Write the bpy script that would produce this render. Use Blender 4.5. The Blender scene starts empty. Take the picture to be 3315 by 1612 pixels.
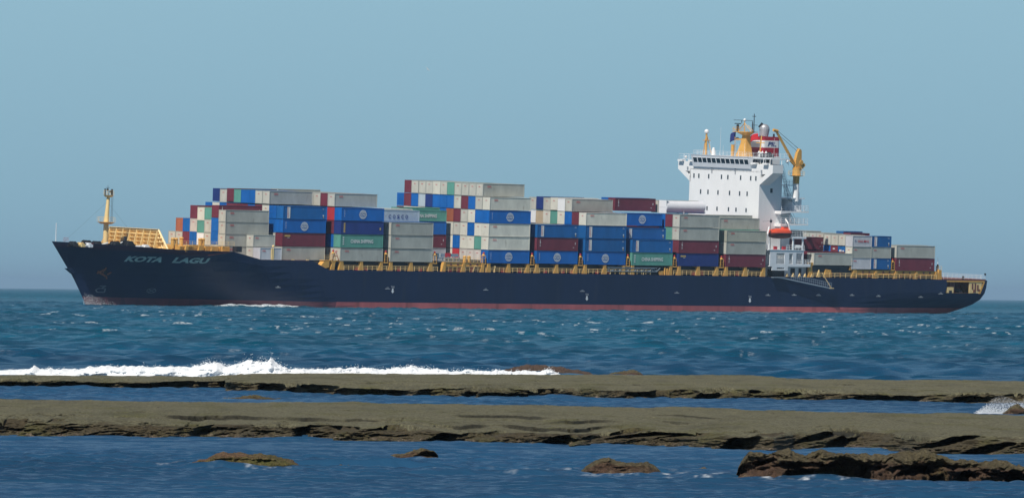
import bpy, math, random
import numpy as np
from mathutils import Matrix, Vector
R = math.radians
scene = bpy.context.scene
col = scene.collection
# ------------------------------------------------------------------ camera
W_PX, F_PX = 3315.0, 30000.0
CAM_H = 3.71
PITCH = (953.1 - 806.0) / F_PX - CAM_H / 40000.0
ROLL = R(0.665)
cam_d = bpy.data.cameras.new('camera'); cam = bpy.data.objects.new('camera', cam_d); col.objects.link(cam)
cam_d.sensor_width = 36.0; cam_d.lens = F_PX / W_PX * 36.0
cam_d.clip_start = 1.0; cam_d.clip_end = 90000.0
fw = Vector((0, math.cos(PITCH), math.sin(PITCH)))
up0 = Vector((0, -math.sin(PITCH), math.cos(PITCH))); rt0 = Vector((1, 0, 0))
rt = rt0 * math.cos(ROLL) + up0 * math.sin(ROLL); up = up0 * math.cos(ROLL) - rt0 * math.sin(ROLL)
cam.matrix_world = Matrix(((rt.x, up.x, -fw.x, 0), (rt.y, up.y, -fw.y, 0), (rt.z, up.z, -fw.z, CAM_H), (0, 0, 0, 1)))
scene.camera = cam
# ------------------------------------------------------------------ light
SUN_DIR = Vector((1.087, 2.261, -3.2)).normalized()      # the way the light travels
elev = math.asin(-SUN_DIR.z); azim = math.atan2(-SUN_DIR.x, -SUN_DIR.y)   # azimuth of the sun from +Y, clockwise
world = bpy.data.worlds.new('World'); scene.world = world; world.use_nodes = True
nt = world.node_tree; nt.nodes.clear()
wo = nt.nodes.new('ShaderNodeOutputWorld'); bg = nt.nodes.new('ShaderNodeBackground')
sky = nt.nodes.new('ShaderNodeTexSky'); sky.sky_type = 'NISHITA'; sky.sun_disc = False
sky.sun_elevation = elev; sky.sun_rotation = azim
sky.altitude = 0; sky.air_density = 0.45; sky.dust_density = 0.0; sky.ozone_density = 3.0
SKY = 0.075
# sea haze low over the horizon: the lowest degrees of the sky go from dull grey blue to a clearer pale blue
tc = nt.nodes.new('ShaderNodeTexCoord'); sx_ = nt.nodes.new('ShaderNodeSeparateXYZ'); nt.links.new(tc.outputs['Generated'], sx_.inputs[0])
ramp = nt.nodes.new('ShaderNodeValToRGB'); cr_ = ramp.color_ramp
def hz_(c): return tuple(x / SKY * .1 for x in c) + (1,)
cr_.elements[0].position = 0.0; cr_.elements[0].color = hz_((.232, .408, .520))
cr_.elements[1].position = .5; cr_.elements[1].color = hz_((.298, .503, .620))
e_ = cr_.elements.new(.12); e_.color = hz_((.254, .440, .553))
mz = nt.nodes.new('ShaderNodeMapRange'); mz.inputs[1].default_value = 0; mz.inputs[2].default_value = .07; nt.links.new(sx_.outputs['Z'], mz.inputs[0]); nt.links.new(mz.outputs[0], ramp.inputs[0])
mf = nt.nodes.new('ShaderNodeMapRange'); mf.interpolation_type = 'SMOOTHSTEP'; mf.inputs[1].default_value = .03; mf.inputs[2].default_value = .30; mf.inputs[3].default_value = 1; mf.inputs[4].default_value = 0
nt.links.new(sx_.outputs['Z'], mf.inputs[0])
sc10 = nt.nodes.new('ShaderNodeVectorMath'); sc10.operation = 'SCALE'; sc10.inputs['Scale'].default_value = 10.0; nt.links.new(ramp.outputs[0], sc10.inputs[0])
mxs = nt.nodes.new('ShaderNodeMixRGB'); nt.links.new(mf.outputs[0], mxs.inputs[0]); nt.links.new(sky.outputs[0], mxs.inputs[1]); nt.links.new(sc10.outputs[0], mxs.inputs[2])
nt.links.new(mxs.outputs[0], bg.inputs[0]); bg.inputs[1].default_value = SKY
nt.links.new(bg.outputs[0], wo.inputs[0])
sun_d = bpy.data.lights.new('sun', 'SUN'); sun_d.energy = 4.6; sun_d.angle = R(0.53); sun_d.color = (1.0, 0.95, 0.87)
sun = bpy.data.objects.new('sun', sun_d); col.objects.link(sun)
sun.rotation_euler = SUN_DIR.to_track_quat('-Z', 'Y').to_euler()
scene.view_settings.view_transform = 'Standard'; scene.view_settings.look = 'None'
scene.view_settings.exposure = 0.0; scene.view_settings.gamma = 1.0
scene.render.engine = 'CYCLES'; scene.render.resolution_x = 1024; scene.render.resolution_y = 497

# ------------------------------------------------------------------ numpy noise
_rs = np.random.RandomState(7)
_perm = np.tile(_rs.permutation(256), 3)
_val = _rs.rand(256).astype(np.float32) * 2 - 1
def vnoise(x, y, z=None):
    x = np.asarray(x, np.float64); y = np.asarray(y, np.float64)
    z = np.zeros_like(x) if z is None else np.asarray(z, np.float64) + np.zeros_like(x)
    xi = np.floor(x).astype(np.int64); yi = np.floor(y).astype(np.int64); zi = np.floor(z).astype(np.int64)
    fx, fy, fz = x - xi, y - yi, z - zi
    ux, uy, uz = (t * t * (3 - 2 * t) for t in (fx, fy, fz))
    xi &= 255; yi &= 255; zi &= 255
    def h(a, b, c): return _val[_perm[_perm[_perm[(a & 255)] + (b & 255)] + (c & 255)]]
    def lerp(a, b, t): return a + (b - a) * t
    r = []
    for dz in (0, 1):
        a = lerp(h(xi, yi, zi + dz), h(xi + 1, yi, zi + dz), ux)
        b = lerp(h(xi, yi + 1, zi + dz), h(xi + 1, yi + 1, zi + dz), ux)
        r.append(lerp(a, b, uy))
    return lerp(r[0], r[1], uz)
def fbm(x, y, z=None, o=4, g=0.5):
    s = 0; a = 1.0; f = 1.0; n = 0
    for i in range(o):
        s = s + a * vnoise(x * f + 13.7 * i, y * f + 7.1 * i, None if z is None else z * f + 3.3 * i)
        n += a; a *= g; f *= 2.03
    return s / n
def sstep(a, b, x): t = np.clip((x - a) / (b - a), 0, 1); return t * t * (3 - 2 * t)

# ------------------------------------------------------------------ materials
def principled(name, color, rough=0.5, metallic=0.0, spec=0.5, noise=0.0, nscale=1.0, stretch=(1, 1, 1), dirt=None, bump=0.0, bscale=20, objrand=0.0):
    m = bpy.data.materials.new(name); m.use_nodes = True
    n = m.node_tree.nodes; l = m.node_tree.links; b = n['Principled BSDF']
    b.inputs['Base Color'].default_value = (*color, 1); b.inputs['Roughness'].default_value = rough
    b.inputs['Metallic'].default_value = metallic; b.inputs['Specular IOR Level'].default_value = spec
    if noise or dirt:
        tc = n.new('ShaderNodeTexCoord'); mp = n.new('ShaderNodeMapping'); mp.inputs['Scale'].default_value = stretch
        src = tc.outputs['Object']
        if objrand:
            oi = n.new('ShaderNodeObjectInfo'); va = n.new('ShaderNodeVectorMath'); va.operation = 'SCALE'
            va.inputs[0].default_value = (37, 51, 23); l.new(oi.outputs['Random'], va.inputs['Scale'])
            ad = n.new('ShaderNodeVectorMath'); ad.operation = 'ADD'
            l.new(src, ad.inputs[0]); l.new(va.outputs[0], ad.inputs[1]); src = ad.outputs[0]
        l.new(src, mp.inputs[0])
        nz = n.new('ShaderNodeTexNoise'); nz.inputs['Scale'].default_value = nscale; nz.inputs['Detail'].default_value = 5
        nz.inputs['Roughness'].default_value = .62
        l.new(mp.outputs[0], nz.inputs['Vector'])
        hsv = n.new('ShaderNodeHueSaturation'); hsv.inputs['Color'].default_value = (*color, 1)
        mr = n.new('ShaderNodeMapRange'); mr.inputs[1].default_value = .3; mr.inputs[2].default_value = .7
        mr.inputs[3].default_value = 1 - noise; mr.inputs[4].default_value = 1 + noise * .6
        l.new(nz.outputs[0], mr.inputs[0])
        if objrand:
            m2 = n.new('ShaderNodeMath'); m2.operation = 'MULTIPLY_ADD'; m2.inputs[1].default_value = objrand; m2.inputs[2].default_value = 1 - objrand / 2
            l.new(oi.outputs['Random'], m2.inputs[0])
            m3 = n.new('ShaderNodeMath'); m3.operation = 'MULTIPLY'; l.new(m2.outputs[0], m3.inputs[0]); l.new(mr.outputs[0], m3.inputs[1])
            l.new(m3.outputs[0], hsv.inputs['Value'])
        else: l.new(mr.outputs[0], hsv.inputs['Value'])
        out = hsv.outputs[0]
        if dirt:
            n2 = n.new('ShaderNodeTexNoise'); n2.inputs['Scale'].default_value = nscale * 1.7; n2.inputs['Detail'].default_value = 6
            l.new(mp.outputs[0], n2.inputs['Vector'])
            r2 = n.new('ShaderNodeMapRange'); r2.inputs[1].default_value = dirt[1]; r2.inputs[2].default_value = dirt[1] + .1
            r2.inputs[4].default_value = dirt[2]
            l.new(n2.outputs[0], r2.inputs[0]); mx = n.new('ShaderNodeMixRGB'); l.new(r2.outputs[0], mx.inputs[0])
            l.new(out, mx.inputs[1]); mx.inputs[2].default_value = (*dirt[0], 1); out = mx.outputs[0]
        l.new(out, b.inputs['Base Color'])
    if bump:
        tc2 = n.new('ShaderNodeTexCoord'); nb = n.new('ShaderNodeTexNoise'); nb.inputs['Scale'].default_value = bscale; nb.inputs['Detail'].default_value = 4
        l.new(tc2.outputs['Object'], nb.inputs['Vector']); bp = n.new('ShaderNodeBump'); bp.inputs['Strength'].default_value = 1; bp.inputs['Distance'].default_value = bump
        l.new(nb.outputs[0], bp.inputs['Height']); l.new(bp.outputs[0], b.inputs['Normal'])
    return m
RUST = (.16, .06, .025)
CM = {}
def cmat(k, name, c, d=.5, n=.16):
    CM[k] = principled(name, c, rough=.5, spec=.35, noise=n, nscale=.55, stretch=(1, 1, .45), dirt=((c[0]*.45+.02, c[1]*.42+.015, c[2]*.4+.01), .64, d), objrand=.14)
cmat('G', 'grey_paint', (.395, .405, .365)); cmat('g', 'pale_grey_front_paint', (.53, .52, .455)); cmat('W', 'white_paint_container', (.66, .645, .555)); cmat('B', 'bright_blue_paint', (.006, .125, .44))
cmat('H', 'mid_blue_paint', (.008, .11, .33)); cmat('N', 'navy_paint', (.018, .04, .19)); cmat('M', 'maroon_paint', (.17, .032, .05))
cmat('R', 'red_paint', (.48, .04, .05)); cmat('T', 'teal_paint', (.11, .32, .26)); cmat('O', 'rust_orange_paint', (.38, .12, .06))
cmat('L', 'pale_blue_grey_paint', (.42, .50, .56)); cmat('C', 'beige_paint', (.50, .40, .27)); cmat('Y', 'weathered_beige_grey_paint', (.40, .40, .33), .6)
cmat('D', 'stained_white_paint', (.58, .53, .48), .7, .25); cmat('P', 'light_silver_paint', (.50, .51, .54)); cmat('X', 'clean_white_paint', (.78, .79, .79), .1, .05)
M = dict(
    hull=principled('hull_navy_paint', (.006, .016, .056), rough=.45, spec=.4, noise=.22, nscale=.22, stretch=(1, 1, .22), dirt=((.016, .024, .052), .60, .6)),
    boot=principled('red_bottom_paint', (.43, .11, .115), rough=.6, noise=.3, nscale=.16, stretch=(1, 1, .04), dirt=((.20, .055, .055), .56, .8)),
    bootfore=principled('dark_red_bottom_paint', (.17, .05, .07), rough=.4, noise=.3, nscale=.3, stretch=(1, 1, .3), dirt=((.10, .035, .06), .55, .7)),  # darker, duller red for the forward stretch of the band
    white=principled('white_ship_paint', (.84, .84, .83), rough=.45, spec=.4, noise=.06, nscale=.3, stretch=(1, 1, .35), dirt=((.62, .52, .38), .69, .4)),
    wgrey=principled('pale_grey_ship_paint', (.74, .77, .80), rough=.5, noise=.08, nscale=.4),
    yellow=principled('yellow_ship_paint', (.66, .36, .085), rough=.5, spec=.4, noise=.14, nscale=.6, dirt=(RUST, .66, .6)),
    cream=principled('cream_ship_paint', (.82, .60, .27), rough=.5, noise=.12, nscale=.6, dirt=(RUST, .68, .5)),
    dark=principled('dark_hatch_paint', (.045, .055, .06), rough=.7, noise=.3, nscale=.6),
    deck=principled('red_brown_deck_paint', (.20, .07, .05), rough=.7, noise=.3, nscale=.5),
    glass=principled('window_glass', (.02, .03, .04), rough=.12, spec=.8),
    black=principled('black_fittings', (.02, .022, .028), rough=.6, noise=.2, nscale=2),
    red=principled('red_fittings', (.45, .03, .04), rough=.5, noise=.15, nscale=1),
    orange=principled('orange_glassfibre', (.75, .09, .035), rough=.35, noise=.1, nscale=.8),
    steel=principled('bare_steel', (.45, .46, .48), rough=.4, metallic=.4, noise=.15, nscale=1),
    green=principled('green_deck_paint', (.04, .22, .13), rough=.6, noise=.2, nscale=1),
    mwhite=principled('white_marking', (.72, .74, .72), rough=.6, noise=.12, nscale=1.5),
    mname=principled('faded_name_marking', (.42, .50, .47), rough=.6, noise=.25, nscale=.9),
    mfade=principled('worn_hull_marking', (.16, .20, .24), rough=.7, noise=.35, nscale=1.2),
    mred=principled('red_marking', (.55, .03, .05), rough=.6, noise=.1, nscale=1),
    mblue=principled('blue_marking', (.03, .05, .22), rough=.6, noise=.1, nscale=1),
    mgold=principled('gold_marking', (.60, .42, .12), rough=.6, noise=.1, nscale=1),
    rustm=principled('rusty_anchor', (.28, .10, .06), rough=.8, noise=.3, nscale=2),
    fred=principled('funnel_red', (.42, .015, .03), rough=.45, noise=.08, nscale=.5),
    bgrey=principled('blue_grey_steel', (.26, .33, .40), rough=.5, noise=.12, nscale=1),
    flagblue=principled('navy_flag_cloth', (.02, .03, .16), rough=.9, noise=.15, nscale=2),
    flagred=principled('red_flag_cloth', (.62, .02, .03), rough=.9, noise=.1, nscale=2),
)

# ------------------------------------------------------------------ mesh helpers
class MB:
    def __init__(s): s.v = []; s.f = []; s.m = []; s.c = []
    def cut(s):
        '''what follows is a piece of its own'''
        s.c.append((len(s.v), len(s.f))); return s
    def add(s, vs, fs, mi=0):
        o = len(s.v); s.v += [tuple(p) for p in vs]
        for f in fs: s.f.append(tuple(i + o for i in f)); s.m.append(mi)
        return s
    def box(s, x0, x1, y0, y1, z0, z1, mi=0):
        if x0 > x1: x0, x1 = x1, x0
        if y0 > y1: y0, y1 = y1, y0
        if z0 > z1: z0, z1 = z1, z0
        return s.add([(x0,y0,z0),(x1,y0,z0),(x1,y1,z0),(x0,y1,z0),(x0,y0,z1),(x1,y0,z1),(x1,y1,z1),(x0,y1,z1)],
                     [(0,3,2,1),(4,5,6,7),(0,1,5,4),(1,2,6,5),(2,3,7,6),(3,0,4,7)], mi)
    def prism(s, poly, ax, a0, a1, mi=0):
        """poly: 2D points in the two other axes, extruded along axis ax"""
        def P(p, a):
            q = list(p); q.insert(ax, a); return tuple(q)
        n = len(poly)
        return s.add([P(p, a0) for p in poly] + [P(p, a1) for p in poly],
                     [tuple(range(n))[::-1], tuple(range(n, 2 * n))] + [(i, (i + 1) % n, n + (i + 1) % n, n + i) for i in range(n)], mi)
    def tube(s, p0, p1, r0, r1=None, n=8, mi=0, cap=True):
        r1 = r0 if r1 is None else r1
        p0 = Vector(p0); p1 = Vector(p1); d = (p1 - p0).normalized()
        a = d.cross(Vector((0, 0, 1)) if abs(d.z) < .9 else Vector((1, 0, 0))).normalized(); b = d.cross(a)
        vs = []
        for p, r in ((p0, r0), (p1, r1)):
            for i in range(n):
                t = 2 * math.pi * i / n; vs.append(p + a * (r * math.cos(t)) + b * (r * math.sin(t)))
        fs = [(i, (i + 1) % n, n + (i + 1) % n, n + i) for i in range(n)]
        if cap: fs += [tuple(range(n))[::-1], tuple(range(n, 2 * n))]
        return s.add(vs, fs, mi)
    def bar(s, p0, p1, w, mi=0): return s.tube(p0, p1, w * .7, w * .7, 4, mi)
    def sphere(s, c, r, n=10, mi=0, sx=1, sy=1, sz=1):
        vs = []; fs = []; m = n // 2
        for j in range(m + 1):
            ph = math.pi * j / m
            for i in range(n):
                th = 2 * math.pi * i / n
                vs.append((c[0] + r * sx * math.sin(ph) * math.cos(th), c[1] + r * sy * math.sin(ph) * math.sin(th), c[2] + r * sz * math.cos(ph)))
        for j in range(m):
            for i in range(n): fs.append((j*n+i, (j+1)*n+i, (j+1)*n+(i+1)%n, j*n+(i+1)%n))
        return s.add(vs, fs, mi)
    def mesh(s, name, mats):
        me = bpy.data.meshes.new(name); me.from_pydata(s.v, [], s.f)
        for k in (mats if isinstance(mats, (list, tuple)) else [mats]): me.materials.append(k)
        me.polygons.foreach_set('material_index', s.m); me.update(); return me
    def build(s, name, mats, parent=None):
        if s.c:
            cs = [(0, 0)] + [c for c in s.c if c[0] > 0] + [(len(s.v), len(s.f))]; o = None
            for (a, fa), (b, fb) in zip(cs[:-1], cs[1:]):
                if b > a:
                    q = MB(); q.v = s.v[a:b]; q.f = [tuple(i - a for i in f) for f in s.f[fa:fb]]; q.m = s.m[fa:fb]; o = q.build(name, mats, parent)
            return o
        o = bpy.data.objects.new(name, s.mesh(name, mats)); col.objects.link(o)
        if parent is not None: o.parent = parent
        return o
def tag(o, label=None, cat=None, group=None, kind=None):
    if label: o['label'] = label
    if cat: o['category'] = cat
    if group: o['group'] = group
    if kind: o['kind'] = kind
    return o
def grid_mesh(name, P, mat, smooth=True, attrs=None):
    """P: (n, m, 3) array of points"""
    n, m = P.shape[:2]
    me = bpy.data.meshes.new(name)
    me.vertices.add(n * m); me.vertices.foreach_set('co', P.reshape(-1).astype(np.float32))
    i = np.arange(n * m, dtype=np.int32).reshape(n, m)
    q = np.stack([i[:-1, :-1], i[:-1, 1:], i[1:, 1:], i[1:, :-1]], -1).reshape(-1)
    nf = (n - 1) * (m - 1)
    me.loops.add(nf * 4); me.loops.foreach_set('vertex_index', q)
    me.polygons.add(nf); me.polygons.foreach_set('loop_start', np.arange(0, nf * 4, 4, dtype=np.int32))
    try: me.polygons.foreach_set('loop_total', np.full(nf, 4, dtype=np.int32))
    except Exception: pass
    me.polygons.foreach_set('use_smooth', np.full(nf, smooth, dtype=bool))
    me.update(calc_edges=True)
    for k, a in (attrs or {}).items():
        at = me.attributes.new(k, 'FLOAT', 'POINT'); at.data.foreach_set('value', a.reshape(-1).astype(np.float32))
    me.materials.append(mat)
    o = bpy.data.objects.new(name, me); col.objects.link(o); return o

# ------------------------------------------------------------------ sea
def water_material():
    m = bpy.data.materials.new('sea_water'); m.use_nodes = True
    n = m.node_tree.nodes; l = m.node_tree.links; n.clear()
    out = n.new('ShaderNodeOutputMaterial')
    geo = n.new('ShaderNodeNewGeometry'); sp = n.new('ShaderNodeSeparateXYZ'); l.new(geo.outputs['Position'], sp.inputs[0])
    def mr(src, a, b, c, d):
        x = n.new('ShaderNodeMapRange'); x.interpolation_type = 'SMOOTHSTEP'
        for i, v in enumerate((a, b, c, d)): x.inputs[i + 1].default_value = v
        l.new(src, x.inputs[0]); return x.outputs[0]
    # shallow lagoon inside the reef, open sea outside
    mix = n.new('ShaderNodeMixRGB'); l.new(mr(sp.outputs['Y'], 370, 400, 0, 1), mix.inputs[0])
    mix.inputs[1].default_value = (.018, .068, .138, 1); mix.inputs[2].default_value = (.002, .078, .130, 1)
    m_n = n.new('ShaderNodeMixRGB'); l.new(mr(sp.outputs['Y'], 700, 430, 0, .8), m_n.inputs[0]); l.new(mr(sp.outputs['Y'], 390, 410, 0, 1), mix.inputs[0])
    m_i = n.new('ShaderNodeMixRGB'); l.new(mr(sp.outputs['Y'], 395, 420, 0, 1), m_i.inputs[0]); m_i.inputs[1].default_value = (.018, .068, .138, 1); m_i.inputs[2].default_value = (.003, .045, .100, 1)
    l.new(mix.outputs[0], m_n.inputs[1]); l.new(m_i.outputs[0], m_n.inputs[2])
    # darker and lighter patches, drawn out along the swell
    mp = n.new('ShaderNodeMapping'); mp.inputs['Scale'].default_value = (.04, .012, 1); l.new(geo.outputs['Position'], mp.inputs[0])
    nz = n.new('ShaderNodeTexNoise'); nz.inputs['Scale'].default_value = 1; nz.inputs['Detail'].default_value = 5; l.new(mp.outputs[0], nz.inputs[0])
    hs = n.new('ShaderNodeHueSaturation'); l.new(m_n.outputs[0], hs.inputs['Color']); l.new(mr(nz.outputs[0], .3, .7, .72, 1.25), hs.inputs['Value'])
    dif = n.new('ShaderNodeBsdfDiffuse'); l.new(hs.outputs[0], dif.inputs[0])
    gl = n.new('ShaderNodeBsdfGlossy'); gl.inputs['Roughness'].default_value = .22; gl.inputs[0].default_value = (.9, .95, 1, 1)
    bp = n.new('ShaderNodeBump'); bp.inputs['Distance'].default_value = .10; bp.inputs['Strength'].default_value = .9
    nb = n.new('ShaderNodeTexNoise'); nb.inputs['Scale'].default_value = 2.2; nb.inputs['Detail'].default_value = 6
    mpb = n.new('ShaderNodeMapping'); mpb.inputs['Scale'].default_value = (.7, 1, 1); l.new(geo.outputs['Position'], mpb.inputs[0]); l.new(mpb.outputs[0], nb.inputs[0])
    l.new(nb.outputs[0], bp.inputs['Height'])
    l.new(bp.outputs[0], gl.inputs['Normal']); l.new(bp.outputs[0], dif.inputs['Normal'])
    lw = n.new('ShaderNodeLayerWeight'); lw.inputs[0].default_value = .5; l.new(bp.outputs[0], lw.inputs['Normal'])
    # rough water seen at a low angle: its facets never reach mirror reflectance
    fac = mr(lw.outputs['Facing'], .62, 1.0, .0, .40)
    fm_ = n.new('ShaderNodeMath'); fm_.operation = 'MULTIPLY'; l.new(fac, fm_.inputs[0]); l.new(mr(sp.outputs['Y'], 1900, 4200, 1, .35), fm_.inputs[1])
    ms = n.new('ShaderNodeMixShader'); l.new(fm_.outputs[0], ms.inputs[0]); l.new(dif.outputs[0], ms.inputs[1]); l.new(gl.outputs[0], ms.inputs[2])
    at = n.new('ShaderNodeAttribute'); at.attribute_name = 'foam'
    nf = n.new('ShaderNodeTexNoise'); nf.inputs['Scale'].default_value = 3.5; nf.inputs['Detail'].default_value = 5; l.new(geo.outputs['Position'], nf.inputs[0])
    ff = n.new('ShaderNodeMath'); ff.operation = 'MULTIPLY'; l.new(at.outputs['Fac'], ff.inputs[0]); l.new(mr(nf.outputs[0], .38, .6, .15, 1), ff.inputs[1])
    fo = n.new('ShaderNodeBsdfDiffuse'); fo.inputs[0].default_value = (.78, .82, .84, 1)
    m2 = n.new('ShaderNodeMixShader'); l.new(ff.outputs[0], m2.inputs[0]); l.new(ms.outputs[0], m2.inputs[1]); l.new(fo.outputs[0], m2.inputs[2])
    l.new(m2.outputs[0], out.inputs[0]); return m
WATER = water_material()
# rocks and the reef edge: (x, y, radius) where the lagoon breaks white
WASH = [(-6.8, 194.6, .45), (-5.6, 192.6, .5), (-4.9, 192.3, .3), (-3.5, 193.2, .35), (3.3, 190.2, .6), (2.2, 189.8, .5), (4.5, 188.9, .8), (5.4, 188.0, .7), (1.2, 193.5, .7), (0.4, 194.5, .5),
        (6.2, 187.0, .7), (7.5, 186.0, .35), (2.6, 187.5, .5), (4.0, 191.5, .6), (-2.1, 205.6, .25), (.0, 191.0, .4), (-1.4, 192.0, .3)]
def build_sea():
    y = [150.0]
    while y[-1] < 62000:
        Y = y[-1]
        d = .11 if Y < 232 else .2 if Y < 300 else .26 if Y < 402 else 1.15 if Y < 1500 else 1.6 if Y < 2400 else Y * .0035 if Y < 6000 else Y * .02
        y.append(Y + d)
    y = np.array(y); m = 540
    a = np.linspace(-1, 1, m); a = np.sign(a) * (np.abs(a) * .074 + np.abs(a) ** 9 * .07)
    X = a[None, :] * (y[:, None] + 40); Y = np.repeat(y[:, None], m, 1)
    rs = np.random.RandomState(3); H = np.zeros_like(X)
    out = sstep(385, 430, Y) ; near = 1 - sstep(370, 400, Y)
    def band(n, l0, l1, steep, mask, spread, base):
        nonlocal H
        for i in range(n):
            lam = l0 * (l1 / l0) ** ((i + rs.rand()) / n); k = 2 * math.pi / lam
            th = base + rs.randn() * spread; amp = steep / k * (.5 + rs.rand())
            ph = k * (X * math.cos(th) + Y * math.sin(th)) + rs.rand() * 6.28
            if lam > 1.5: ph = ph + .8 * vnoise(X / lam / 3 + i, Y / lam / 3)
            s = np.sin(ph); H += mask * amp * (s + .25 * s * s - .12)
    fade = 1 - .5 * sstep(3000, 9000, Y)
    band(24, 1.3, 4.5, .066, out * fade, .65, -1.7); band(10, 5, 16, .020, out * fade, .5, -1.8); band(3, 24, 48, .010, out * fade, .3, -1.7)
    calm = .75 + .45 * vnoise(X / 9 + 5, Y / 22)
    band(18, .25, .7, .075, near * calm, .5, -1.5); band(16, .7, 2.2, .058, near * calm, .35, -1.5); band(4, 3.0, 8, .012, near, .3, -1.5)
    H *= 1.0
    # the calm, sunken band right behind the reef edge, and the swell that feeds the surf
    H += .16 * np.exp(-((Y - 412 - X * .1) / 4.0) ** 2) * sstep(15, -5, X)
    # bow wave and wake along the hull
    c, s_ = math.cos(R(40.82)), math.sin(R(40.82))
    du = (X + 26.9) * c + (Y - 2042) * s_; dv = -(X + 26.9) * s_ + (Y - 2042) * c
    bow = np.exp(-((dv - 1 + np.clip(-(du + 40) * .2, 0, 9)) / 2.2) ** 2) * np.exp(-((du + 38) / 16) ** 2)
    H += bow * .75
    # foam
    sl = np.zeros_like(H); sl[1:-1] = (H[2:] - H[:-2]); 
    hn = H / .32
    patch = fbm(X / 17 + 3, Y / 60, o=3)
    fine = fbm(X / 2.1, Y / 5.5 + 9, o=3)
    hn = H / .22
    foam = .7 * out * sstep(1.08, 1.32, hn * .8 + patch * .7) * sstep(.42, .56, fbm(X / 1.0 + 31, Y / 12 + 9, o=4, g=.6) + .25 * patch) * sstep(2300, 900, Y) * (.25 + .75 * sstep(600, 1000, Y)) * sstep(440, 520, Y) * sstep(.35, .8, hn)
    foam = foam + .9 * sstep(.25, .6, bow * (1 + fine))
    foam = foam + .8 * np.exp(-((dv + .8) / .9) ** 2) * sstep(.12, .4, fbm(du / 14, dv / 6 + 4, o=3)) * sstep(175, 150, du) * sstep(-60, -20, du)
    foam = foam + np.exp(-((dv + .6) / 1.3) ** 2) * (sstep(113, 117, du) * sstep(131, 126, du) + sstep(-34, -30, du) * sstep(-18, -22, du)) * sstep(-.25, .2, fbm(du / 3, dv + 4, o=3))
    wake = np.exp(-((dv - 9) / 10) ** 2) * sstep(174, 182, du) * sstep(330, 190, du)
    foam = foam + wake * sstep(.1, .5, fine + patch * .6)
    for (cx, cy, r) in WASH:
        d = np.sqrt(((X - cx) / (r * 1.2)) ** 2 + ((Y - cy) / (r * 2.4)) ** 2)
        w = np.exp(-d * d); foam = foam + .42 * w * sstep(.12, .5, fbm(X * 5.0, Y * 2.4, o=5, g=.62) + .04); H += w * .012 * (1 + vnoise(X * 4, Y * 2))
    
    P = np.stack([X, Y, H], -1)
    o = grid_mesh('sea', P, WATER, True, {'foam': np.clip(foam, 0, 1)})
    tag(o, kind='structure', label='blue green sea with small waves, calm water between the rock shelves', cat='water')
    f = MB().add([(-60000, -3000, -1.2), (60000, -3000, -1.2), (60000, 62000, -1.2), (-60000, 62000, -1.2)], [(0, 1, 2, 3)]).build('sea_floor', principled('sea_floor_sand', (.05, .10, .12), rough=.9, noise=.2, nscale=.01))
    tag(f, kind='structure', label='dark sea floor under the waves', cat='sea floor')
    return o
SEA = build_sea()

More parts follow.
